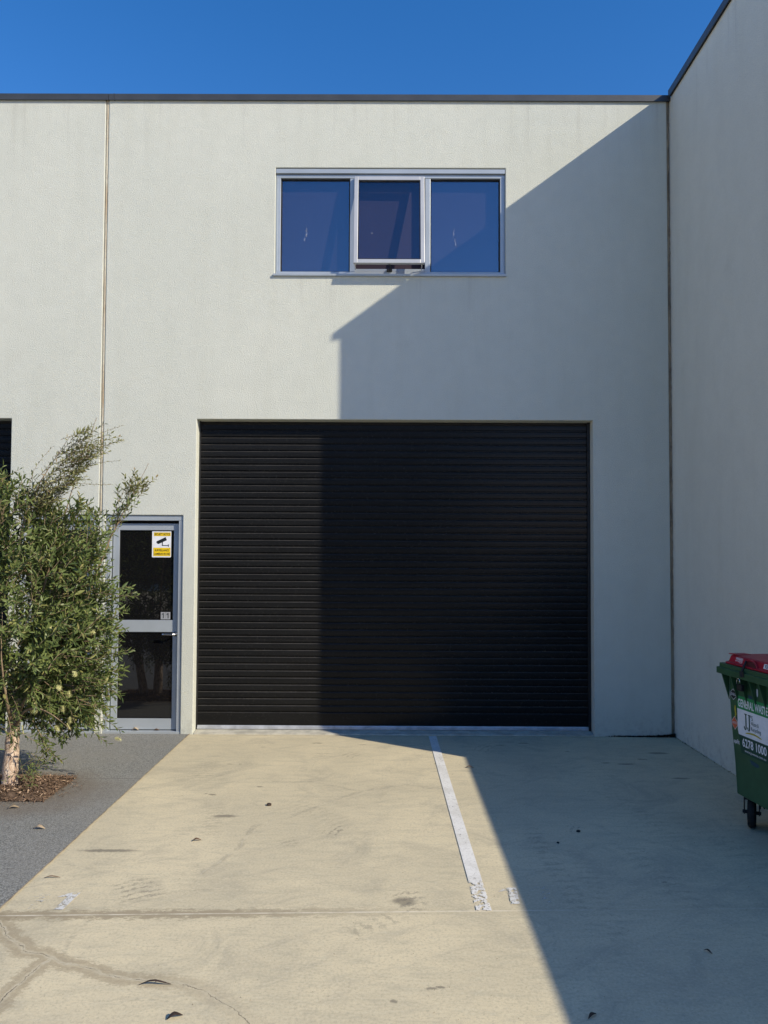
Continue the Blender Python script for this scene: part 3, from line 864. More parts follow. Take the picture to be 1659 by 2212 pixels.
# ---------------- window
def window():
    x0, x1, z0, z1 = WIN
    f = MB()
    y0, y1 = .028, .085
    fw = .048
    f.box(x0 + .003, x0 + fw, y0, y1, z0 + .045, z1 - .055)
    f.box(x1 - fw, x1 - .003, y0, y1, z0 + .045, z1 - .055)
    f.box(x0 + .003, x1 - .003, y0 - .002, y1, z1 - .090, z1 - .057)
    f.box(x0 + .003, x1 - .003, y0 - .002, y1, z0 + .014, z0 + .045)
    f.box(x0 + .016, x0 + .020, y0 - .004, y0, z0 + .05, z1 - .09)
    f.box(x1 - .020, x1 - .016, y0 - .004, y0, z0 + .05, z1 - .09)
    w = f.build('window', m_alu, None, bevel=.003); to_parent(w, unit)
    w['label'] = 'three light aluminium window with an awning sash pushed open in the middle'
    def sub(o):
        o.parent = w; o.matrix_parent_inverse = w.matrix_basis.inverted(); return o
    mb = MB(); mb.extrude_x([(.010, z1 - .052), (.006, z1 - .050), (.006, z1 - .010), (.012, z1 - .006), (.085, z1 - .006), (.085, z1 - .054)], x0 + .004, x1 - .004)
    sub(mb.build('head_channel', m_alu, None))
    mb = MB(); mb.extrude_x([(-.022, z0 - .012), (-.024, z0 + .006), (.0, z0 + .012), (.085, z0 + .012), (.085, z0 - .0), (.004, z0 - .0), (-.002, z0 - .014)], x0 - .012, x1 + .006)
    sub(mb.build('sill', m_alu, None))
    for a, b in ((-.370, -.312), (.372, .424)):
        mb = MB(); mb.box(a, b, y0 + .001, y1, z0 + .0455, z1 - .0905); sub(mb.build('mullion', m_alu, None, bevel=.003))
    m = MB(); m.box(-.311, .371, y0 + .001, y1, z0 + .0455, z0 + .075); sub(m.build('mullion', m_alu, None, bevel=.003))
    for a, b in ((x0 + fw + .001, -.371), (.425, x1 - fw - .001)):
        mb = MB(); mb.box(a, b, .062, .068, z0 + .046, z1 - .091)
        sub(mb.build('pane', m_glass, None))
        g = MB()
        t = .010
        A, B, Z0, Z1 = a, b, z0 + .0455, z1 - .0905
        g.box(A, A + t, .050, .061, Z0, Z1); g.box(B - t, B, .050, .061, Z0, Z1); g.box(A + t, B - t, .050, .061, Z1 - t, Z1); g.box(A + t, B - t, .050, .061, Z0, Z0 + t)
        sub(g.build('glazing_bead', m_black, None))
    mb = MB()
    n = 60
    for a, b in ((x0 + .02, -.345), (-.34, .395), (.40, x1 - .02)):
        mb.box(a, b, .115, .118, z0 + .02, z1 - .04)
    sub(mb.build('blind', m_blind, None))
    # awning sash, hinged along its head
    s = MB(); W0, W1, H = -.326, .362, .930
    sw = .040
    s.box(W0, W0 + sw, -.034, 0, -H, 0); s.box(W1 - sw, W1, -.034, 0, -H, 0)
    s.box(W0 + sw, W1 - sw, -.034, 0, -sw, 0); s.box(W0 + sw, W1 - sw, -.034, 0, -H, -H + sw)
    so = s.build('window_sash', m_alu_sash, None, bevel=.003)
    hz = z1 - .092
    so.location = (0, y0 - .001, hz); so.rotation_euler = (-R(8.6), 0, 0)
    bpy.context.view_layer.update()
    so.parent = unit
    so['label'] = 'awning sash pushed open at the bottom, pale frame'
    p = MB(); p.box(W0 + sw + .001, W1 - sw - .001, -.018, -.012, -H + sw + .001, -sw - .001)
    po = p.build('pane', m_glass_sash, None); po.parent = so
    g = MB(); t = .008
    A, B, Z0, Z1 = W0 + sw, W1 - sw, -H + sw, -sw
    g.box(A, A + t, -.030, -.019, Z0, Z1); g.box(B - t, B, -.030, -.019, Z0, Z1); g.box(A + t, B - t, -.030, -.019, Z1 - t, Z1); g.box(A + t, B - t, -.030, -.019, Z0, Z0 + t)
    go = g.build('glazing_bead', m_black, None); go.parent = so
    # chain winder between the sash and sill
    k = MB()
    zb = hz - H * math.cos(R(8.6)); yb = y0 - H * math.sin(R(8.6))
    k.tube([(.02, .03, z0 + .05), (.03, -.01, z0 + .052), (.035, yb + .004, zb + .012)], .0045, 6)
    k.box(-.005, .05, .006, .03, z0 + .046, z0 + .066)
    k.box(.010, .028, yb - .008, yb + .006, zb - .006, zb + .012)
    ko = k.build('chain_winder', m_black, None, bevel=.001); sub(ko)
    for a in (W0 + .012, W1 - .024):
        st = MB(); st.tube([(a, .02, z0 + .06), (a, -.03, z0 + .05 + .05), (a, yb + .02, zb + .06)], .005, 6)
        sub(st.build('stay', m_steel, None))
window()

# ---------------- glazed doors
def door(parent, D, mirror, label):
    x0, x1, _, z1 = D
    w = x1 - x0
    grp = []
    def X(u): return (x0 + u) if not mirror else (x1 - u)
    def bx(mb, a, b, *r):
        p, q = sorted((X(a), X(b))); mb.box(p, q, *r)
    fr = MB()
    bx(fr, .002, .050, .018, .14, .006, z1 - .052); bx(fr, w - .044, w - .002, .018, .14, .006, z1 - .052)
    fr.box(x0 + .002, x1 - .002, .016, .14, z1 - .052, z1 - .003)
    bx(fr, .030, .034, .014, .018, .01, z1 - .055); bx(fr, w - .024, w - .020, .014, .018, .01, z1 - .055)
    fr.box(x0 + .002, x1 - .002, .010, .145, -.004, .024)
    fo = fr.build('door_frame', m_alu, None, bevel=.0025); to_parent(fo, parent)
    lf = MB()
    a, b, zb, zt, y0, y1 = .060, w - .052, .032, 2.030, .058, .100
    bx(lf, a, a + .062, y0, y1, zb, zt); bx(lf, b - .050, b, y0, y1, zb, zt)
    for p, q in ((1.965, zt), (.973, 1.088), (zb, .137)):
        bx(lf, a + .062, b - .050, y0 + .001, y1, p, q)
    lo = lf.build('door_leaf', m_alu, None, bevel=.0025); to_parent(lo, parent); lo['label'] = label
    def sub(o):
        o.parent = lo; o.matrix_parent_inverse = lo.matrix_basis.inverted(); return o
    for p, q in ((1.089, 1.964), (.138, .972)):
        g = MB(); bx(g, a + .063, b - .051,   .074, .080, p, q); sub(g.build('pane', m_dglass, None))
        gb = MB()
        bx(gb, a + .0625, a + .068, .065, .0735, p, q); bx(gb, b - .056, b - .0505, .065, .0735, p, q)
        bx(gb, a + .068, b - .056, .065, .0735, q - .006, q); bx(gb, a + .068, b - .056, .065, .0735, p, p + .006)
        sub(gb.build('glazing_gasket', m_black, None))
    h = MB()
    hx = b - .022
    h.tube([(X(hx), y0, .955), (X(hx), y0 - .045, .955), (X(hx - .012), y0 - .052, .955), (X(hx - .10), y0 - .052, .955), (X(hx - .115), y0 - .046, .955)], [.009, .009, .0095, .0085, .007], 10)
    h.tube([(X(hx), y0 - .001, .955), (X(hx), y0 - .008, .955)], [.024, .023], 16)
    sub(h.build('handle', m_steel, None, smooth=False))
    kb = MB(); kb.box(min(X(hx - .014), X(hx + .014)), max(X(hx - .014), X(hx + .014)), y0 - .006, y0 + .001, .85, .93)
    sub(kb.build('lock_plate', m_alu, None, bevel=.002))
    return lo
door(unit, DOOR, False, 'glazed grey aluminium door with tinted panes and a lever handle')
door(left, LDOOR, True, 'glazed grey door of the neighbouring unit behind the shrub')
# grey void behind doors
for p, D in ((unit, DOOR), (left, LDOOR)):
    mb = MB(); mb.box(D[0] + .002, D[1] - .002, .145, .150, 0, D[3] - .003); to_parent(mb.build('door_backing', m_core, None), p)

# security notice on the upper pane
sg = empty('security_sign', (-2.198, .071, 1.70), label='yellow and white security camera notice stuck on the glass door', cat='sign')
mb = MB(); Wd, Hd = .186, .262
def rrect(x0, x1, z0, z1, r, n=4):
    P_ = []
    for cx, cz, a0 in ((x1 - r, z1 - r, 0), (x0 + r, z1 - r, 90), (x0 + r, z0 + r, 180), (x1 - r, z0 + r, 270)):
        for k in range(n + 1):
            a = R(a0 + 90 * k / n); P_.append((cx + r * math.cos(a), cz + r * math.sin(a)))
    return P_
mb.prism_xz(rrect(-Wd / 2, Wd / 2, 0, Hd, .008), -.0015, .002)
o = mb.build('backing', i_white, sg)
mb = MB()
mb.prism_xz(rrect(-.076, .088, .208, .244, .003), -.0022, -.0017); mb.build('yellow_panel', i_yellow, sg)
mb = MB(); mb.prism_xz(rrect(-.080, .088, .012, .094, .003), -.0022, -.0017); mb.build('yellow_panel', i_yellow, sg)
mb = MB(); y = -.0026
def ring(mb, x0, x1, z0, z1, t):
    for a, b, c, d in ((x0, x1, z0, z0 + t), (x0, x1, z1 - t, z1), (x0, x0 + t, z0 + t, z1 - t), (x1 - t, x1, z0 + t, z1 - t)):
        mb.add([(a, y, c), (b, y, c), (b, y, d), (a, y, d)], [(0, 1, 2, 3)])
ring(mb, -.073, .085, .211, .241, .0015); ring(mb, -.077, .085, .015, .091, .0015)
add_text(mb, 'SECURITY NOTICE', -.068, .081, .216, .237, y, bold=.03)
add_text(mb, 'SURVEILLANCE', -.066, .072, .058, .080, y, bold=.03)
add_text(mb, 'CAMERAS IN USE', -.074, .082, .023, .045, y, bold=.03)
mb.build('lettering', i_black, sg, fixn=False)
mb = MB(); y2 = -.0026
cam_poly = [(-.050, .138), (-.036, .126), (.052, .160), (.046, .200), (-.042, .162)]
cam_poly = [(-.052, .150), (-.040, .134), (-.030, .130), (.052, .168), (.040, .199), (-.046, .158)]
mb.prism_xz(cam_poly, y2, y2 + .0006)
for a, b, c, d in ((.004, .012, .112, .152), (.004, .070, .112, .119), (.064, .071, .104, .127)):
    mb.prism_xz([(a, c), (b, c), (b, d), (a, d)], y2, y2 + .0006)
mb.build('camera_pictogram', i_black, sg)
# unit number plate
npk = empty('number_plate', (-2.150, .0715, 1.090), label='small silver plate reading 11 at the foot of the upper door pane', cat='number plate')
mb = MB(); mb.box(-.046, .0, -.0015, .002, .001, .076); mb.build('backing', i_silver, npk)
mb = MB(); mb.box(.002, .046, -.0015, .002, .001, .076); mb.build('backing', i_silver, npk)
for dx in (-.023, .024):
    mb = MB()
    mb.prism_xz([(dx - .005 + .004, .016), (dx + .006, .016), (dx + .006, .066), (dx - .001, .066), (dx - .013, .056), (dx - .011, .049), (dx - .001, .055)], -.0028, -.0018)
    mb.build('numeral', i_black, npk)

# ================================================================== OPPOSITE SIDE OF THE YARD (seen in reflections)
opp = empty('opposite_building', (0, -34, 0), label='pale warehouse across the yard seen only in reflections', cat='building')
mb = MB(); mb.box(-34, 5.4, -44, -34, 0, 9.6); o = mb.build('wall', m_wall_lightened, None); to_parent(o, opp)
mb = MB()
for k in range(-5, 1):
    mb = MB(); mb.box(k * 6.6 - 1.9, k * 6.6 + 1.9, -34.03, -33.97, 0, 3.2); to_parent(mb.build('door_panel', m_slat, None), opp)


# ================================================================== SHRUB TREE
tree = empty('bottlebrush_tree', (-2.79, -1.69, 0), label='bushy bottlebrush tree with a pale peeling trunk in front of the glass door', cat='tree')
def tp(o): return to_parent(o, tree)
def curve(p, n=10, wob=.02):
    P_ = [Vector(q) for q in p]; out = []
    for i in range(len(P_) - 1):
        a = P_[max(i - 1, 0)]; b = P_[i]; c = P_[i + 1]; d = P_[min(i + 2, len(P_) - 1)]
        for k in range(n):
            t = k / n
            q = 0.5 * ((2 * b) + (c - a) * t + (2 * a - 5 * b + 4 * c - d) * t * t + (3 * b - a - 3 * c + d) * t ** 3)
            out.append(q + Vector((random.uniform(-1, 1), random.uniform(-1, 1), 0)) * wob * .15)
    out.append(P_[-1]); return out
mb = MB()
tr = curve([(-2.755, -1.69, -.03), (-2.752, -1.69, .12), (-2.745, -1.685, .32), (-2.74, -1.67, .52), (-2.72, -1.66, .72)], 8)
mb.tube(tr, [.058 - .020 * min(1, (i / len(tr)) * 1.0) + .018 * max(0, 1 - i / 6) + random.uniform(-.003, .003) for i in range(len(tr))], 16)
tr2 = curve([(-2.90, -1.64, -.03), (-2.93, -1.64, .2), (-3.0, -1.62, .6)], 8)
mb.tube(tr2, [.06 - .02 * i / len(tr2) for i in range(len(tr2))], 12)
tp(mb.build('trunk', m_bark, None, smooth=True))
limbs = [
 [(-2.73, -1.665, .6), (-2.66, -1.68, .95), (-2.55, -1.70, 1.4), (-2.42, -1.72, 1.85), (-2.30, -1.74, 2.25), (-2.14, -1.75, 2.74)],
 [(-2.73, -1.665, .6), (-2.55, -1.62, .9), (-2.3, -1.58, 1.3), (-2.08, -1.6, 1.85), (-1.90, -1.62, 2.2), (-1.79, -1.63, 2.42)],
 [(-2.73, -1.665, .55), (-2.5, -1.85, .8), (-2.25, -1.95, 1.05), (-2.0, -1.98, 1.3)],
 [(-2.74, -1.66, .62), (-2.85, -1.75, 1.1), (-2.85, -1.85, 1.6), (-2.75, -1.85, 2.1)],
 [(-3.0, -1.62, .5), (-3.2, -1.6, 1.0), (-3.25, -1.6, 1.6), (-3.2, -1.6, 2.2)],
 [(-3.0, -1.62, .5), (-3.4, -1.9, .9), (-3.7, -2.0, 1.4), (-3.8, -2.0, 1.9)],
 [(-2.72, -1.66, .7), (-2.65, -1.4, 1.1), (-2.55, -1.15, 1.6), (-2.5, -1.1, 2.0)],
 [(-2.75, -1.66, .4), (-2.6, -1.8, .6), (-2.4, -1.9, .62), (-2.2, -1.95, .50)],
 [(-2.55, -1.70, 1.4), (-2.66, -1.8, 1.8), (-2.55, -1.8, 2.2), (-2.32, -1.78, 2.6)],
 [(-2.75, -1.66, .42), (-2.66, -1.95, .7), (-2.62, -2.1, 1.0), (-2.6, -2.15, 1.35)],
]
for L in limbs:
    c_ = curve(L, 7)
    mb = MB(); n_ = len(c_)
    mb.tube(c_, [max(.0018, .015 * (1 - i / n_) ** 1.1) for i in range(n_)], 7)
    tp(mb.build('branch', m_twig, None, smooth=True))

leaves = []      # base, dir, normal, length, width, tip flag
twigs = MB()
def shoot(base, d, length, n, L, W, tip=0, droop=0.0, twig=True, r=.0028):
    d = d.normalized(); p = base.copy(); pts = [p.copy()]
    ph = random.uniform(0, 6.28)
    step = length / n
    side_ = d.orthogonal().normalized()
    for i in range(n):
        d = (d + Vector((random.gauss(0, .05), random.gauss(0, .05), random.gauss(0, .05) - droop))).normalized()
        p = p + d * step
        pts.append(p.copy())
        ph += 2.4
        s1 = side_ - d * side_.dot(d)
        if s1.length < .01: s1 = d.orthogonal()
        s1.normalize(); s2 = d.cross(s1)
        rad = s1 * math.cos(ph) + s2 * math.sin(ph)
        f = i / n
        sp = .95 - .45 * f
        ld = (d * (1 - sp * .55) + rad * sp + Vector((0, 0, random.uniform(-.1, .15)))).normalized()
        nn = ld.cross(d.cross(rad)).normalized() if d.cross(rad).length > .01 else ld.orthogonal()
        nn = (nn + Vector((random.gauss(0, .35), random.gauss(0, .35), random.gauss(0, .35)))).normalized()
        nn = (nn - ld * nn.dot(ld)).normalized()
        k = (1.0 if i > 2 else .75) * (1 - .35 * max(0, f - .7) / .3) * random.uniform(.7, 1.15)
        leaves.append((p.copy(), ld, nn, L * k, W * k * random.uniform(.85, 1.15), tip))
    if twig:
        q = pts[::max(1, n // 4)]
        if q[-1] != pts[-1]: q.append(pts[-1])
        twigs.tube(q, [r * (1 - .6 * i / len(q)) for i in range(len(q))], 3, cap=False)
    return pts

CEN = Vector((-2.95, -1.7, 1.05))
blobs = [  # centre, radii, number of shoots
 ((-3.10, -1.70, 1.30), (.92, .72, .88), 760),
 ((-2.95, -1.72, 1.90), (.55, .50, .42), 300),
 ((-3.65, -1.8, 1.30), (.75, .6, 1.0), 380),
 ((-2.42, -1.72, 1.50), (.36, .36, .42), 200),
 ((-2.30, -1.75, 1.12), (.28, .34, .28), 130),
 ((-2.38, -1.58, .78), (.34, .30, .28), 170),
 ((-2.78, -1.75, .88), (.42, .32, .28), 140),
 ((-2.25, -1.70, 1.85), (.20, .22, .25), 50),
 ((-2.46, -1.52, .60), (.34, .24, .20), 110),
 ((-2.14, -1.75, 1.35), (.2, .22, .5), 22),
]
def inside(p):
    return any(sum(((p[i] - c[i]) / (r[i] * .80)) ** 2 for i in range(3)) < 1 for c, r, n in blobs)
for c, r, n in blobs:
    for k in range(n):
        v = Vector(rng.normal(size=3)).normalized()
        rr = random.uniform(.35, 1.0) ** .45
        p = Vector((c[0] + v.x * r[0] * rr, c[1] + v.y * r[1] * rr, c[2] + v.z * r[2] * rr))
        if inside(p) and random.random() < .30: continue
        out = (p - CEN).normalized()
        d = out * .9 + Vector((0, 0, .45)) + Vector(rng.normal(size=3)) * .42
        if p.z < .8: d += Vector((.0, 0, -.75))
        ln = random.uniform(.16, .30)
        if p.z < .38: continue
        shoot(p - d.normalized() * ln * .6, d, ln, random.randint(13, 20), random.uniform(.052, .078), random.uniform(.016, .023), 0, .02)
# top wisp leaning to the right
for k in range(105):
    t = random.random()
    base = Vector((-2.66, -1.8, 1.95)).lerp(Vector((-2.24, -1.75, 2.55)), t) + Vector((random.uniform(-.10, .09), random.uniform(-.1, .1), random.uniform(-.06, .08)))
    d = Vector((.72, random.uniform(-.2, .2), random.uniform(.25, .75)))
    shoot(base, d, random.uniform(.16, .30), random.randint(13, 19), random.uniform(.034, .050), .0125, 1, .012, r=.002)
shoot(Vector((-2.33, -1.76, 2.52)), Vector((.75, 0, .42)), .42, 24, .024, .007, 1, .0, r=.002)
shoot(Vector((-2.30, -1.76, 2.35)), Vector((.8, 0, .40)), .38, 20, .026, .007, 1, .0, r=.002)
shoot(Vector((-2.36, -1.76, 2.25)), Vector((.9, 0, .12)), .34, 20, .026, .007, 1, .0, r=.002)
shoot(Vector((-2.62, -1.78, 2.15)), Vector((.05, 0, 1)), .42, 16, .03, .009, 1, .0, r=.002)
shoot(Vector((-3.05, -1.8, 2.2)), Vector((.35, 0, .4)), .25, 14, .05, .015, 0, .0)
shoot(Vector((-2.9, -1.8, 2.2)), Vector((.5, 0, .35)), .28, 14, .045, .014, 0, .0)
# branch reaching towards the door head
for k in range(46):
    t = random.random() ** .8
    base = Vector((-2.12, -1.62, 1.85)).lerp(Vector((-1.84, -1.63, 2.30)), t) + Vector((random.uniform(-.06, .05), random.uniform(-.06, .06), random.uniform(-.05, .03)))
    d = Vector((random.uniform(-.1, .8), random.uniform(-.4, .4), random.uniform(.3, .9)))
    shoot(base, d, random.uniform(.09, .16), random.randint(7, 11), random.uniform(.040, .056), .0155, 0 if t < .6 else 1, .01, r=.002)
# arms reaching over the door
arms = [((-2.15, -1.75, 1.50), (1, -.1, .5), .30), ((-2.12, -1.75, 1.42), (1, -.1, .25), .30), ((-2.10, -1.75, 1.33), (1, 0, .1), .26), ((-2.15, -1.72, 1.20), (1, -.1, .05), .28), ((-2.12, -1.74, 1.10), (1, 0, .2), .22),
        ((-2.12, -1.8, .92), (1, -.1, .65), .30), ((-2.15, -1.8, .88), (1, 0, .3), .22), ((-2.18, -1.8, .78), (1, 0, .15), .24), ((-2.2, -1.8, .65), (1, 0, -.1), .20), ((-2.22, -1.8, 1.62), (1, 0, .8), .24), ((-2.2, -1.8, 1.72), (.6, 0, 1), .2), ((-2.35, -1.8, 1.95), (.7, 0, .7), .3), ((-2.42, -1.8, 1.92), (.4, 0, 1), .2),
        ((-2.40, -1.58, .56), (1, -.02, -.34), .42), ((-2.5, -1.58, .45), (.4, 0, -1), .16), ((-2.6, -1.55, .40), (.5, 0, -.9), .24), ((-2.62, -1.55, .30), (.8, 0, -.5), .2), ((-3.0, -2.0, .5), (.1, 0, -1), .26)]
arms += [((-2.86, -1.92, .60), (-.1, 0, -1), .22), ((-2.76, -1.93, .56), (.2, 0, -1), .18), ((-2.66, -1.92, .58), (.5, 0, -1), .24), ((-2.95, -1.95, .6), (0, 0, -1), .3), ((-2.58, -1.7, .50), (.6, 0, -.8), .28)]
for b, d, ln in arms:
    for j in range(3):
        dd = Vector(d) + Vector(rng.normal(size=3)) * .22
        shoot(Vector(b) + Vector(rng.normal(size=3)) * .035, dd, ln * random.uniform(.7, 1.0), int(ln * 58), random.uniform(.050, .072), .0175, 0, .01, r=.0025)
# small regrowth at the foot of the trunk
for k in range(26):
    b = Vector((random.uniform(-2.66, -2.54), random.uniform(-1.85, -1.65), random.uniform(.06, .22)))
    shoot(b, Vector((random.uniform(-.2, .9), random.uniform(-.5, .3), random.uniform(-.2, .8))), random.uniform(.08, .16), 9, random.uniform(.022, .034), .009, 0, .02, r=.0015)
tp(twigs.build('twigs', m_twig, None, smooth=True, fixn=False)); bpy.data.objects['twigs']['kind'] = 'stuff'

LP = np.array([(0, 0, 0), (.30, -.42, .05), (.62, -.46, .03), (1, 0, -.06), (.62, .46, .03), (.30, .42, .05), (.5, 0, -.03)])
LF = [(0, 1, 6), (1, 2, 6), (2, 3, 6), (3, 4, 6), (4, 5, 6), (5, 0, 6)]
# the largest showing leaves are those nearest the camera
cand = sorted(range(len(leaves)), key=lambda i: (leaves[i][0].y * 1.0 - (leaves[i][3] * 4.0)) if leaves[i][0].x > -3.05 else 9)
picked = set(cand[:300])
leaf_mesh = bpy.data.meshes.new('leaf')
leaf_mesh.from_pydata([tuple(p) for p in LP], [], LF); leaf_mesh.materials.append(m_leaf)
V = []; F = []; MI = []
for i, (b, d, n, L, W, tipf) in enumerate(leaves):
    s = n.cross(d)
    if i in picked:
        o = bpy.data.objects.new('leaf', leaf_mesh); link(o)
        mm = Matrix(((d.x * L, s.x * W, n.x * L, b.x), (d.y * L, s.y * W, n.y * L, b.y), (d.z * L, s.z * W, n.z * L, b.z), (0, 0, 0, 1)))
        o.parent = tree
        lo, ro, sc = mm.decompose()
        o.location = lo - Vector(tree.location); o.rotation_mode = 'QUATERNION'; o.rotation_quaternion = ro; o.scale = sc
        continue
    base = len(V)
    for px, py, pz in LP:
        q = b + d * (px * L) + s * (py * W) + n * (pz * L)
        V.append((q.x, q.y, q.z))
    F += [tuple(k + base for k in f) for f in LF]; MI += [tipf] * 6
me = bpy.data.meshes.new('foliage'); me.from_pydata(V, [], F)
me.materials.append(m_leaf); me.materials.append(m_leaf_tip)
me.polygons.foreach_set('material_index', MI)
o = bpy.data.objects.new('foliage', me); link(o); tp(o); o['kind'] = 'stuff'

# cream bottlebrush flowers
def flower(p, d, L):
    mb = MB(); d = Vector(d).normalized(); u = d.orthogonal().normalized(); w = d.cross(u)
    for k in range(150):
        t = random.random(); a = random.uniform(0, 6.283)
        c = d * (t * L)
        rr = (u * math.cos(a) + w * math.sin(a)) * random.uniform(.016, .024) + d * random.uniform(.0, .01)
        e = (rr.cross(d)).normalized() * .0011
        mb.add([c - e, c + e, c + rr], [(0, 1, 2)])
    mb.tube([(0, 0, 0), d * L], .003, 5)
    o = mb.build('flower', m_flower, None, fixn=False)
    o.location = p; to_parent(o, tree)
for P_, d, L in [((-2.62, -1.80, .50), (.3, -.2, -1), .06), ((-2.56, -1.80, .60), (1, -.2, .0), .05), ((-2.27, -2.02, .82), (.5, -.6, -.2), .045), ((-2.21, -1.98, .78), (.4, -.5, -.6), .045), ((-2.24, -2.0, .68), (.3, -.6, -.6), .045), ((-2.20, -1.98, .60), (.3, -.5, -.6), .045),
                 ((-2.17, -1.98, .88), (.2, -.5, .7), .045), ((-2.32, -1.74, .50), (.6, -.3, -.8), .05), ((-2.34, -2.0, 1.22), (.5, -.7, 0), .045), ((-2.12, -1.88, 1.17), (1, -.1, .2), .045), ((-2.02, -1.60, .36), (1, -.05, -.2), .045), ((-2.40, -1.74, .48), (.5, -.5, -.4), .045)]:
    flower(P_, d, L)

# ================================================================== WHEELIE BIN
bn = empty('wheelie_bin', (2.27, -2.33, 0), math.atan2(-1, .12), label='green general waste bin with a red lid and white sticker by the right wall', cat='waste bin')
BL, BD = 1.22, .70
def ringpts(x0, x1, y0, y1, r, z, n=5):
    out = []
    for cx, cy, a0 in ((x1 - r, y1 - r, 0), (x0 + r, y1 - r, 90), (x0 + r, y0 + r, 180), (x1 - r, y0 + r, 270)):
        for k in range(n + 1):
            a = R(a0 + 90 * k / n); out.append((cx + r * math.cos(a), cy + r * math.sin(a), z))
    return out
def loft(mb, rings, cap0=True, cap1=True):
    n = len(rings[0]); V = [p for r in rings for p in r]; F = []
    for i in range(len(rings) - 1):
        for k in range(n):
            a = i * n + k; b = i * n + (k + 1) % n; F.append((a, b, b + n, a + n))
    if cap0: F.append(tuple(range(n - 1, -1, -1)))
    if cap1: F.append(tuple((len(rings) - 1) * n + k for k in range(n)))
    mb.add(V, F)
x0, x1 = -.078, BL
mb = MB()
loft(mb, [ringpts(x0 + .065, x1 - .06, .055, BD - .05, .03, .185), ringpts(x0 + .032, x1 - .03, .024, BD - .03, .03, .200), ringpts(x0 + .026, x1 - .02, .016, BD - .02, .03, .40), ringpts(x0 + .012, x1 - .01, .006, BD - .01, .028, .62), ringpts(x0, x1, 0, BD, .025, .86), ringpts(x0, x1, 0, BD, .025, .985)])
mb.build('body', m_bing, bn, smooth=False, bevel=.004)
mb = MB()
loft(mb, [ringpts(x0 - .050, x1 + .05, -.058, BD + .05, .02, .968), ringpts(x0 - .050, x1 + .05, -.058, BD + .05, .02, 1.008), ringpts(x0 - .034, x1 + .035, -.046, BD + .04, .02, 1.010), ringpts(x0 - .034, x1 + .035, -.046, BD + .04, .02, 1.036), ringpts(x0 - .02, x1 + .02, -.03, BD + .02, .02, 1.037)], True, True)
mb.build('rim', m_bing, bn, bevel=.003)
for k in range(13):      # tapering gussets under the rim
    xx = x0 + .012 + k * .097
    mb = MB()
    mb.add([(xx - .004, .001, .80), (xx - .004, -.050, .967), (xx - .004, .001, .967), (xx + .004, .001, .80), (xx + .004, -.050, .967), (xx + .004, .001, .967)], [(0, 1, 2), (3, 5, 4), (0, 3, 4, 1), (1, 4, 5, 2)])
    mb.build('gusset', m_bing, bn)
mb = MB()
for k in range(6):
    yy = .05 + k * .12
    mb.add([(x0 + .001, yy - .004, .86), (x0 - .045, yy - .004, .967), (x0 + .001, yy - .004, .967), (x0 + .001, yy + .004, .86), (x0 - .045, yy + .004, .967), (x0 + .001, yy + .004, .967)], [(0, 1, 2), (3, 5, 4), (0, 3, 4, 1), (1, 4, 5, 2)])
mb.build('end_gussets', m_bing, bn)
# lid
mb = MB()
loft(mb, [ringpts(x0 + .004, x1 - .0, -.030, BD + .02, .03, 1.038), ringpts(x0 + .002, x1 - .0, -.032, BD + .02, .03, 1.048), ringpts(x0 + .018, x1 - .015, -.016, BD - .0, .03, 1.054), ringpts(x0 + .030, x1 - .03, -.006, BD - .02, .03, 1.092), ringpts(x0 + .040, x1 - .04, .006, BD - .03, .03, 1.098), ringpts(x0 + .10, x1 - .10, .12, BD - .08, .03, 1.106)])
lid = mb.build('lid', m_binr, bn, bevel=.004)
mb = MB()
loft(mb, [ringpts(x0 + .19, x1 - .12, .16, BD - .09, .03, 1.104), ringpts(x0 + .20, x1 - .13, .17, BD - .10, .03, 1.135), ringpts(x0 + .22, x1 - .15, .19, BD - .12, .03, 1.142)])
mb.build('raised_panel', m_binr, lid, bevel=.004)
mb = MB()
mb.prism_xz([(x0 + .028, 1.098), (x0 + .11, 1.102), (x0 + .10, 1.106), (x0 + .02, 1.103)], -.006, .10)
mb.build('corner_lip', m_binr, lid)
# finger scoop with an arched lip; its shade is painted as a dark red plate
arc = []
for k in range(13):
    a = math.pi * k / 12
    arc.append((.205 - .068 * math.cos(a), -.022, 1.046 + .046 * math.sin(a)))
mb = MB(); mb.tube(arc, .004, 6); mb.build('scoop_lip', m_binr, lid, smooth=True)
mb = MB(); mb.prism_xz([(.205 - .060 * math.cos(math.pi * k / 12), 1.047 + .036 * math.sin(math.pi * k / 12)) for k in range(13)], -.0215, -.016)
mb.build('scoop_pocket_shade', simple('pocket_shade_red', (0.06, 0.004, 0.01), .6), lid)
mb = MB(); mb.tube([(.165, -.024, 1.085), (.172, -.045, 1.05), (.168, -.062, 1.01), (.18, -.064, .985)], [.006, .007, .008, .007], 8)
mb.box(.155, .195, -.066, -.059, .985, 1.02); mb.build('latch', m_black, bn, bevel=.002)
# padlock hanging from the rim
mb = MB(); mb.tube([(.125, -.062, .918), (.124, -.064, .955), (.134, -.062, .972), (.148, -.06, .965), (.150, -.06, .935)], .0028, 7)
mb.build('shackle', m_steel, bn, smooth=True)
mb = MB(); mb.box(.128, .178, -.070, -.045, .895, .935); mb.build('padlock', m_black, bn, bevel=.004)
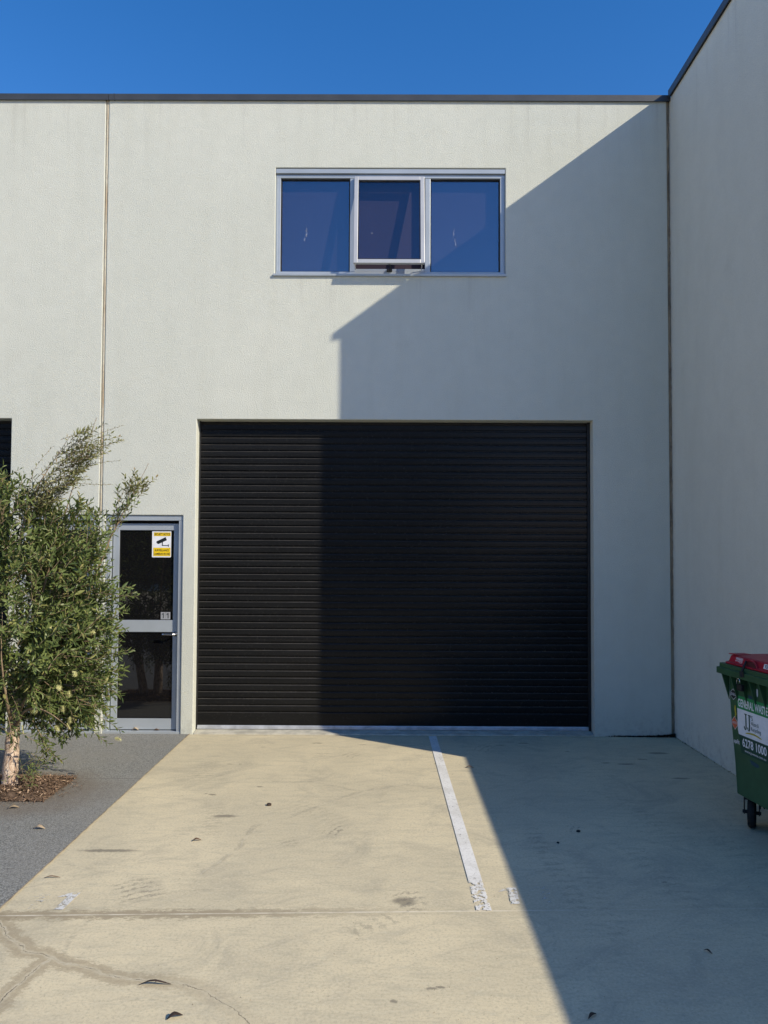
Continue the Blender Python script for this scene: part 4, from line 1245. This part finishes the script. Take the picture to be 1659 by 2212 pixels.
# casters
for (sx, sy) in ((.035, .085), (BL - .14, .085), (.035, BD - .11), (BL - .14, BD - .11)):
    cs = MB()
    cs.box(-.045, .045, -.045, .045, .184, .198)
    cs.box(-.046, -.040, -.022, .022, .085, .186); cs.box(.040, .046, -.026, .026, .085, .186)
    cs.tube([(-.054, 0, .096), (.054, 0, .096)], .012, 8)
    cs.box(.046, .053, -.020, .030, .128, .186)
    cs.prism_xz([(.050, .150), (.066, .160), (.078, .132), (.070, .130), (.060, .146), (.050, .138)], -.012, .012)
    co = cs.build('caster', m_black, bn, bevel=.0015)
    co.location = (sx, sy, 0); co.rotation_euler = (0, 0, R(57 + random.uniform(-4, 4)))
    wm = MB()
    n = 30; prof = [(-.022, .060), (-.024, .080), (-.018, .092), (0, .095), (.018, .092), (.024, .080), (.022, .060)]
    V = []; F = []
    for k in range(n):
        a = 2 * math.pi * k / n
        for px, pr in prof: V.append((px, pr * math.cos(a), .096 + pr * math.sin(a)))
    q = len(prof)
    for k in range(n):
        for j in range(q):
            a = k * q + j; b = k * q + (j + 1) % q; c = ((k + 1) % n) * q
            F.append((a, b, c + (j + 1) % q, c + j))
    wm.add(V, F); wm.build('tyre', m_rubber, co, smooth=True)
    wm = MB(); wm.tube([(-.018, 0, .096), (.018, 0, .096)], .0605, 24); wm.build('wheel_hub', m_black, co)
# stickers: flat print on the front face
def face_y(z): return -.0012 + (0 if z > .86 else (.86 - z) / .24 * .006 if z > .62 else .006 + (.62 - z) / .22 * .010)
def decal(name, poly, mat, off=0.0, parent=None, label=None):
    mb = MB(); n = len(poly)
    V = [(x, face_y(z) - .0008 - off, z) for x, z in poly]
    mb.add(V, [tuple(range(n))])
    o = mb.build(name, mat, parent or bn, fixn=False)
    if label: o['label'] = label
    return o
def dtext(mb, txt, xa, xb, za, zb, off, mi=0, bold=.0, italic=0):
    i0 = len(mb.v)
    add_text(mb, txt, xa, xb, za, zb, 0, mi, bold, italic)
    mb.v[i0:] = [(x, face_y(z) - .0008 - off, z) for x, y, z in mb.v[i0:]]
st = decal('sticker', [(.023, .845), (.355, .845), (.355, .8), (.355, .762), (.023, .762)], i_green, 0, label='green heading band reading GENERAL WASTE')
mb = MB(); dtext(mb, 'GENERAL WASTE', .034, .338, .775, .827, .0008, 0, .022); mb.build('lettering', i_white, st, fixn=False)
mb = MB()
for za, zb in ((.620, .762), (.596, .620)):
    mb.add([(.023 + .008 * (za < .61), face_y(za) - .0008, za), (.355, face_y(za) - .0008, za), (.355, face_y(zb) - .0008, zb), (.023, face_y(zb) - .0008, zb)], [(0, 1, 2, 3)])
st = mb.build('sticker', i_white, bn, fixn=False); st['label'] = 'white middle panel with the waste company name'
mb = MB()
def jay(mb, x, z0, z1, w):
    y_ = lambda z: face_y(z) - .0018
    pts = [(x - w * .9, z1), (x + w * .95, z1), (x + w * .95, z1 - .004), (x + w * .5, z1 - .008), (x + w * .5, z0 + .016), (x + w * .2, z0 + .004), (x - w * .4, z0), (x - w * 1.1, z0 + .004), (x - w * 1.5, z0 + .016), (x - w * 1.3, z0 + .024), (x - w * .8, z0 + .022), (x - w * .75, z0 + .009), (x - w * .45, z0 + .007), (x - w * .3, z0 + .018), (x - w * .3, z1 - .008), (x - w * .9, z1 - .004)]
    ctr = len(pts)
    # triangulated in three pieces to stay convex
    def quad(q): mb.add([(a, y_(b), b) for a, b in q], [tuple(range(len(q)))])
    quad([pts[15], pts[0], pts[1], pts[2]]); quad([pts[14], pts[15], pts[2], pts[3]]); quad([pts[13], pts[14], pts[3], pts[4]]); quad([pts[12], pts[13], pts[4], pts[5]]); quad([pts[6], pts[11], pts[12], pts[5]]); quad([pts[7], pts[8], pts[11], pts[6]]); quad([pts[8], pts[9], pts[10], pts[11]])
jay(mb, .112, .638, .742, .015); jay(mb, .148, .638, .742, .015)
dtext(mb, "'", .163, .168, .726, .742, .001)
dtext(mb, 'S', .172, .186, .712, .742, .001)
dtext(mb, 'Waste &', .166, .244, .682, .706, .001, 0, .0)
dtext(mb, 'Recycling', .166, .264, .640, .672, .001, 0, .0)
mb.build('lettering', i_dgreen, st, fixn=False)
mb = MB(); V = []; F = []; n = 16
for k in range(n + 1):
    t = k / n; x = .105 + .165 * t; zc = .619 + .010 * math.sin(math.pi * t); h = .0055 * (.35 + .65 * math.sin(math.pi * t) ** .5)
    V += [(x, face_y(zc) - .0018, zc - h), (x, face_y(zc) - .0018, zc + h)]
F = [(2 * k, 2 * k + 2, 2 * k + 3, 2 * k + 1) for k in range(n)]
mb.add(V, F); mb.build('swoosh', i_gold, st, fixn=False)
mb = MB()
mb.add([(.047, face_y(.481) - .0008, .481), (.355, face_y(.481) - .0008, .481), (.355, face_y(.5955) - .0008, .5955), (.032, face_y(.5955) - .0008, .5955)], [(0, 1, 2, 3)])
st = mb.build('sticker', i_dgreen, bn, fixn=False); st['label'] = 'dark green footer with phone number and web address'
mb = MB(); dtext(mb, '6278 1000', .066, .312, .526, .582, .0008, 0, .02); dtext(mb, 'www.jjswaste.com.au', .086, .302, .492, .512, .0008, 0, .0)
mb.build('lettering', i_white, st, fixn=False)
# corner stickers
def hexa(cx, cz, w, h): return [(cx - w, cz + h * .25), (cx, cz + h), (cx + w, cz + h * .25), (cx + w, cz - h * .25), (cx, cz - h), (cx - w, cz - h * .25)]
s1 = decal('sticker', hexa(-.016, .842, .037, .036), i_pale, 0, label='small dark hexagonal badge sticker near the bin corner')
decal('badge', hexa(-.016, .842, .034, .032), i_black, .0008, s1)
mb = MB(); dtext(mb, 'LION-BULL', -.046, .015, .834, .852, .0016, 0, .02); mb.build('lettering', i_pale, s1, fixn=False)
s2 = decal('sticker', [(-.004, .775), (.006, .772), (.008, .735), (.014, .715), (.006, .712), (.004, .697), (-.008, .700), (-.004, .72), (-.010, .75)], i_gold, 0, label='narrow gold scribbled sticker on the bin corner')
s3 = decal('sticker', hexa(-.010, .658, .033, .044), i_pale, 0, label='orange hexagonal sticker on the bin corner')
decal('badge', hexa(-.010, .658, .030, .040), i_orange, .0008, s3)
mb = MB(); dtext(mb, 'AUTO', -.034, .014, .652, .668, .0016, 0, .01); mb.build('lettering', i_pale, s3, fixn=False)
mb = MB(); dtext(mb, 'upaFit', -.030, .032, .520, .556, .0, 0, .03); mb.build('sticker', i_pale, bn, fixn=False)
decal('paint_mark', [(.142, .868), (.185, .866), (.190, .850), (.180, .842), (.150, .846)], i_blue)
decal('paint_mark', [(.13, .462), (.22, .452), (.23, .438), (.20, .428), (.15, .435)], i_blue)
decal('sticker', [(.232, .918), (.238, .922), (.246, .915), (.247, .885), (.242, .872), (.234, .876), (.230, .895)], i_pale)
# printing on the lid front
def lid_y(z): return -.016 + (z - 1.054) / .038 * .010 - .0012
def ltext(txt, xa, xb, za, zb, mat, bold=0.02, off=0):
    mb = MB(); add_text(mb, txt, xa, xb, za, zb, 0, 0, bold)
    mb.v = [(x, lid_y(z) - off, z) for x, y, z in mb.v]
    return mb.build('lettering', mat, lid, fixn=False)
ltext('WANGARA', .032, .110, 1.074, 1.090, i_white); ltext('AUTO ELECTRICS', .030, .108, 1.064, 1.072, i_white, .02); ltext('WANGARA', .07, .108, 1.057, 1.062, i_white, .0)
mb = MB(); mb.add([(.322, lid_y(1.060), 1.060), (.395, lid_y(1.060), 1.060), (.395, lid_y(1.088), 1.088), (.324, lid_y(1.088), 1.088)], [(0, 1, 2, 3)])
mb.build('sticker', i_white, lid, fixn=False)
ltext('YETI', .330, .388, 1.064, 1.084, i_black, .03, .0008)

# ================================================================== LOOSE LEAVES AND GRIT
def ground_leaf(x, y, L, W, mat, curl, rz, label, z=.004, cat='leaf'):
    mb = MB(); n = 6; V = []; F = []
    for i in range(n + 1):
        t = i / n; w = W * math.sin(math.pi * (t * .94 + .03)) * .5
        zz = curl * math.sin(math.pi * t) * (1 + .3 * math.sin(5 * t))
        V += [(L * (t - .5), -w, zz + w * .5), (L * (t - .5), 0, zz), (L * (t - .5), w, zz + w * .6)]
    for i in range(n):
        for k in range(2):
            a = i * 3 + k; F.append((a, a + 3, a + 4, a + 1))
    mb.add(V, F)
    o = mb.build('fallen_leaf', mat, None, smooth=True, fixn=False)
    so = o.modifiers.new('thick', 'SOLIDIFY'); so.thickness = .0012
    o.location = (x, y, z); o.rotation_euler = (0, 0, rz)
    return tag(o, label, cat)
ground_leaf(-.926, -4.127, .13, .011, m_dry_dark, .012, .05, 'large curled brown leaf lying across the long crack near the camera', cat='leaf')
ground_leaf(-.786, -4.338, .06, .022, m_dry_dark, .008, .5, 'dark folded leaf at the bottom edge below the large curled leaf')
ground_leaf(-1.783, -3.15, .085, .008, m_dry_brown, .006, .1, 'thin brown twig-like leaf beside the footpath edge above the worn number')
ground_leaf(-1.14, -2.63, .055, .018, m_dry_brown, .008, .4, 'small reddish leaf midway down the sunny driveway')
ground_leaf(.69, -1.074, .07, .016, m_dry_brown, .010, 0, 'brown leaf right on the shadow edge close to the door')
ground_leaf(.788, -4.315, .05, .014, m_dry_dark, .006, .7, 'dark leaf in the shade at the bottom of the picture')
ground_leaf(1.424, -3.857, .04, .010, m_dry_dark, .006, -.9, 'small dark leaf alone in the shaded foreground')
ground_leaf(-2.522, -2.098, .075, .032, m_dry_pale, .010, .5, 'pale leaf on the footpath just below the tree pit', .009)
ground_leaf(-2.174, -2.467, .075, .028, m_dry_pale, .012, .1, 'whitish curled leaf on the open footpath', .009)
ground_leaf(-2.42, .045, .065, .035, m_dry_pale, .016, .2, 'cream leaf resting on the door threshold', .026)
ground_leaf(-2.215, .05, .055, .020, m_dry_brown, .008, .1, 'darker leaf against the door on the threshold', .026)
def pebble(x, y, r, mat, label):
    mb = MB(); V = []; F = []
    bm = bmesh.new(); bmesh.ops.create_icosphere(bm, subdivisions=2, radius=r)
    for v in bm.verts: v.co *= random.uniform(.8, 1.2); v.co.z *= .55
    me = bpy.data.meshes.new('pebble'); bm.to_mesh(me); bm.free(); me.materials.append(mat)
    o = bpy.data.objects.new('pebble', me); link(o); o.location = (x, y, r * .45)
    tag(o, label, 'pebble')
pebble(-.802, -1.99, .017, m_dry_dark, 'dark lump on the sunny concrete below the Y shaped crack')
pebble(1.22, -2.447, .013, m_black, 'black pebble beside tread marks in the shade')
pebble(1.049, -2.632, .009, m_black, 'tiny black pebble a little nearer than the other shaded one')
mb = MB()
for k in range(900):
    t = random.random(); x = 2.10 + .68 * t ** .5
    chip(mb, x, -.006 - random.random() * .05 * (x - 2.2), .004 + random.uniform(0, .030) * (t ** 2), random.uniform(.006, .035), random.uniform(.004, .01), 0, .7)
for k in range(160):
    y = -random.random() ** 1.4 * 2.0; chip(mb, 2.778 - random.random() * .022, y, .003 + random.uniform(0, .006), random.uniform(.006, .02), .005, 0, .5)
tag(mb.build('corner_debris', simple('dark_debris', (.035, .027, .02), .9, .1, 0, .5, 60), None, fixn=False), 'dark line of dirt and dead leaves gathered in the wall corner', 'debris', kind='stuff')
mb = MB()
for k in range(900):
    x = random.uniform(-1.86, 2.7); y = -random.random() ** .8 * 5.0
    chip(mb, x, y, .0025, random.uniform(.002, .009), random.uniform(.001, .004), 0, .2)
for k in range(160):
    chip(mb, random.uniform(-2.9, -1.9), -random.random() * 3.5, .0075, random.uniform(.003, .012), random.uniform(.002, .005), 0, .2)
tag(mb.build('grit', m_litter, None, fixn=False), 'fine grit and crumbs scattered over the concrete', 'grit', kind='stuff')
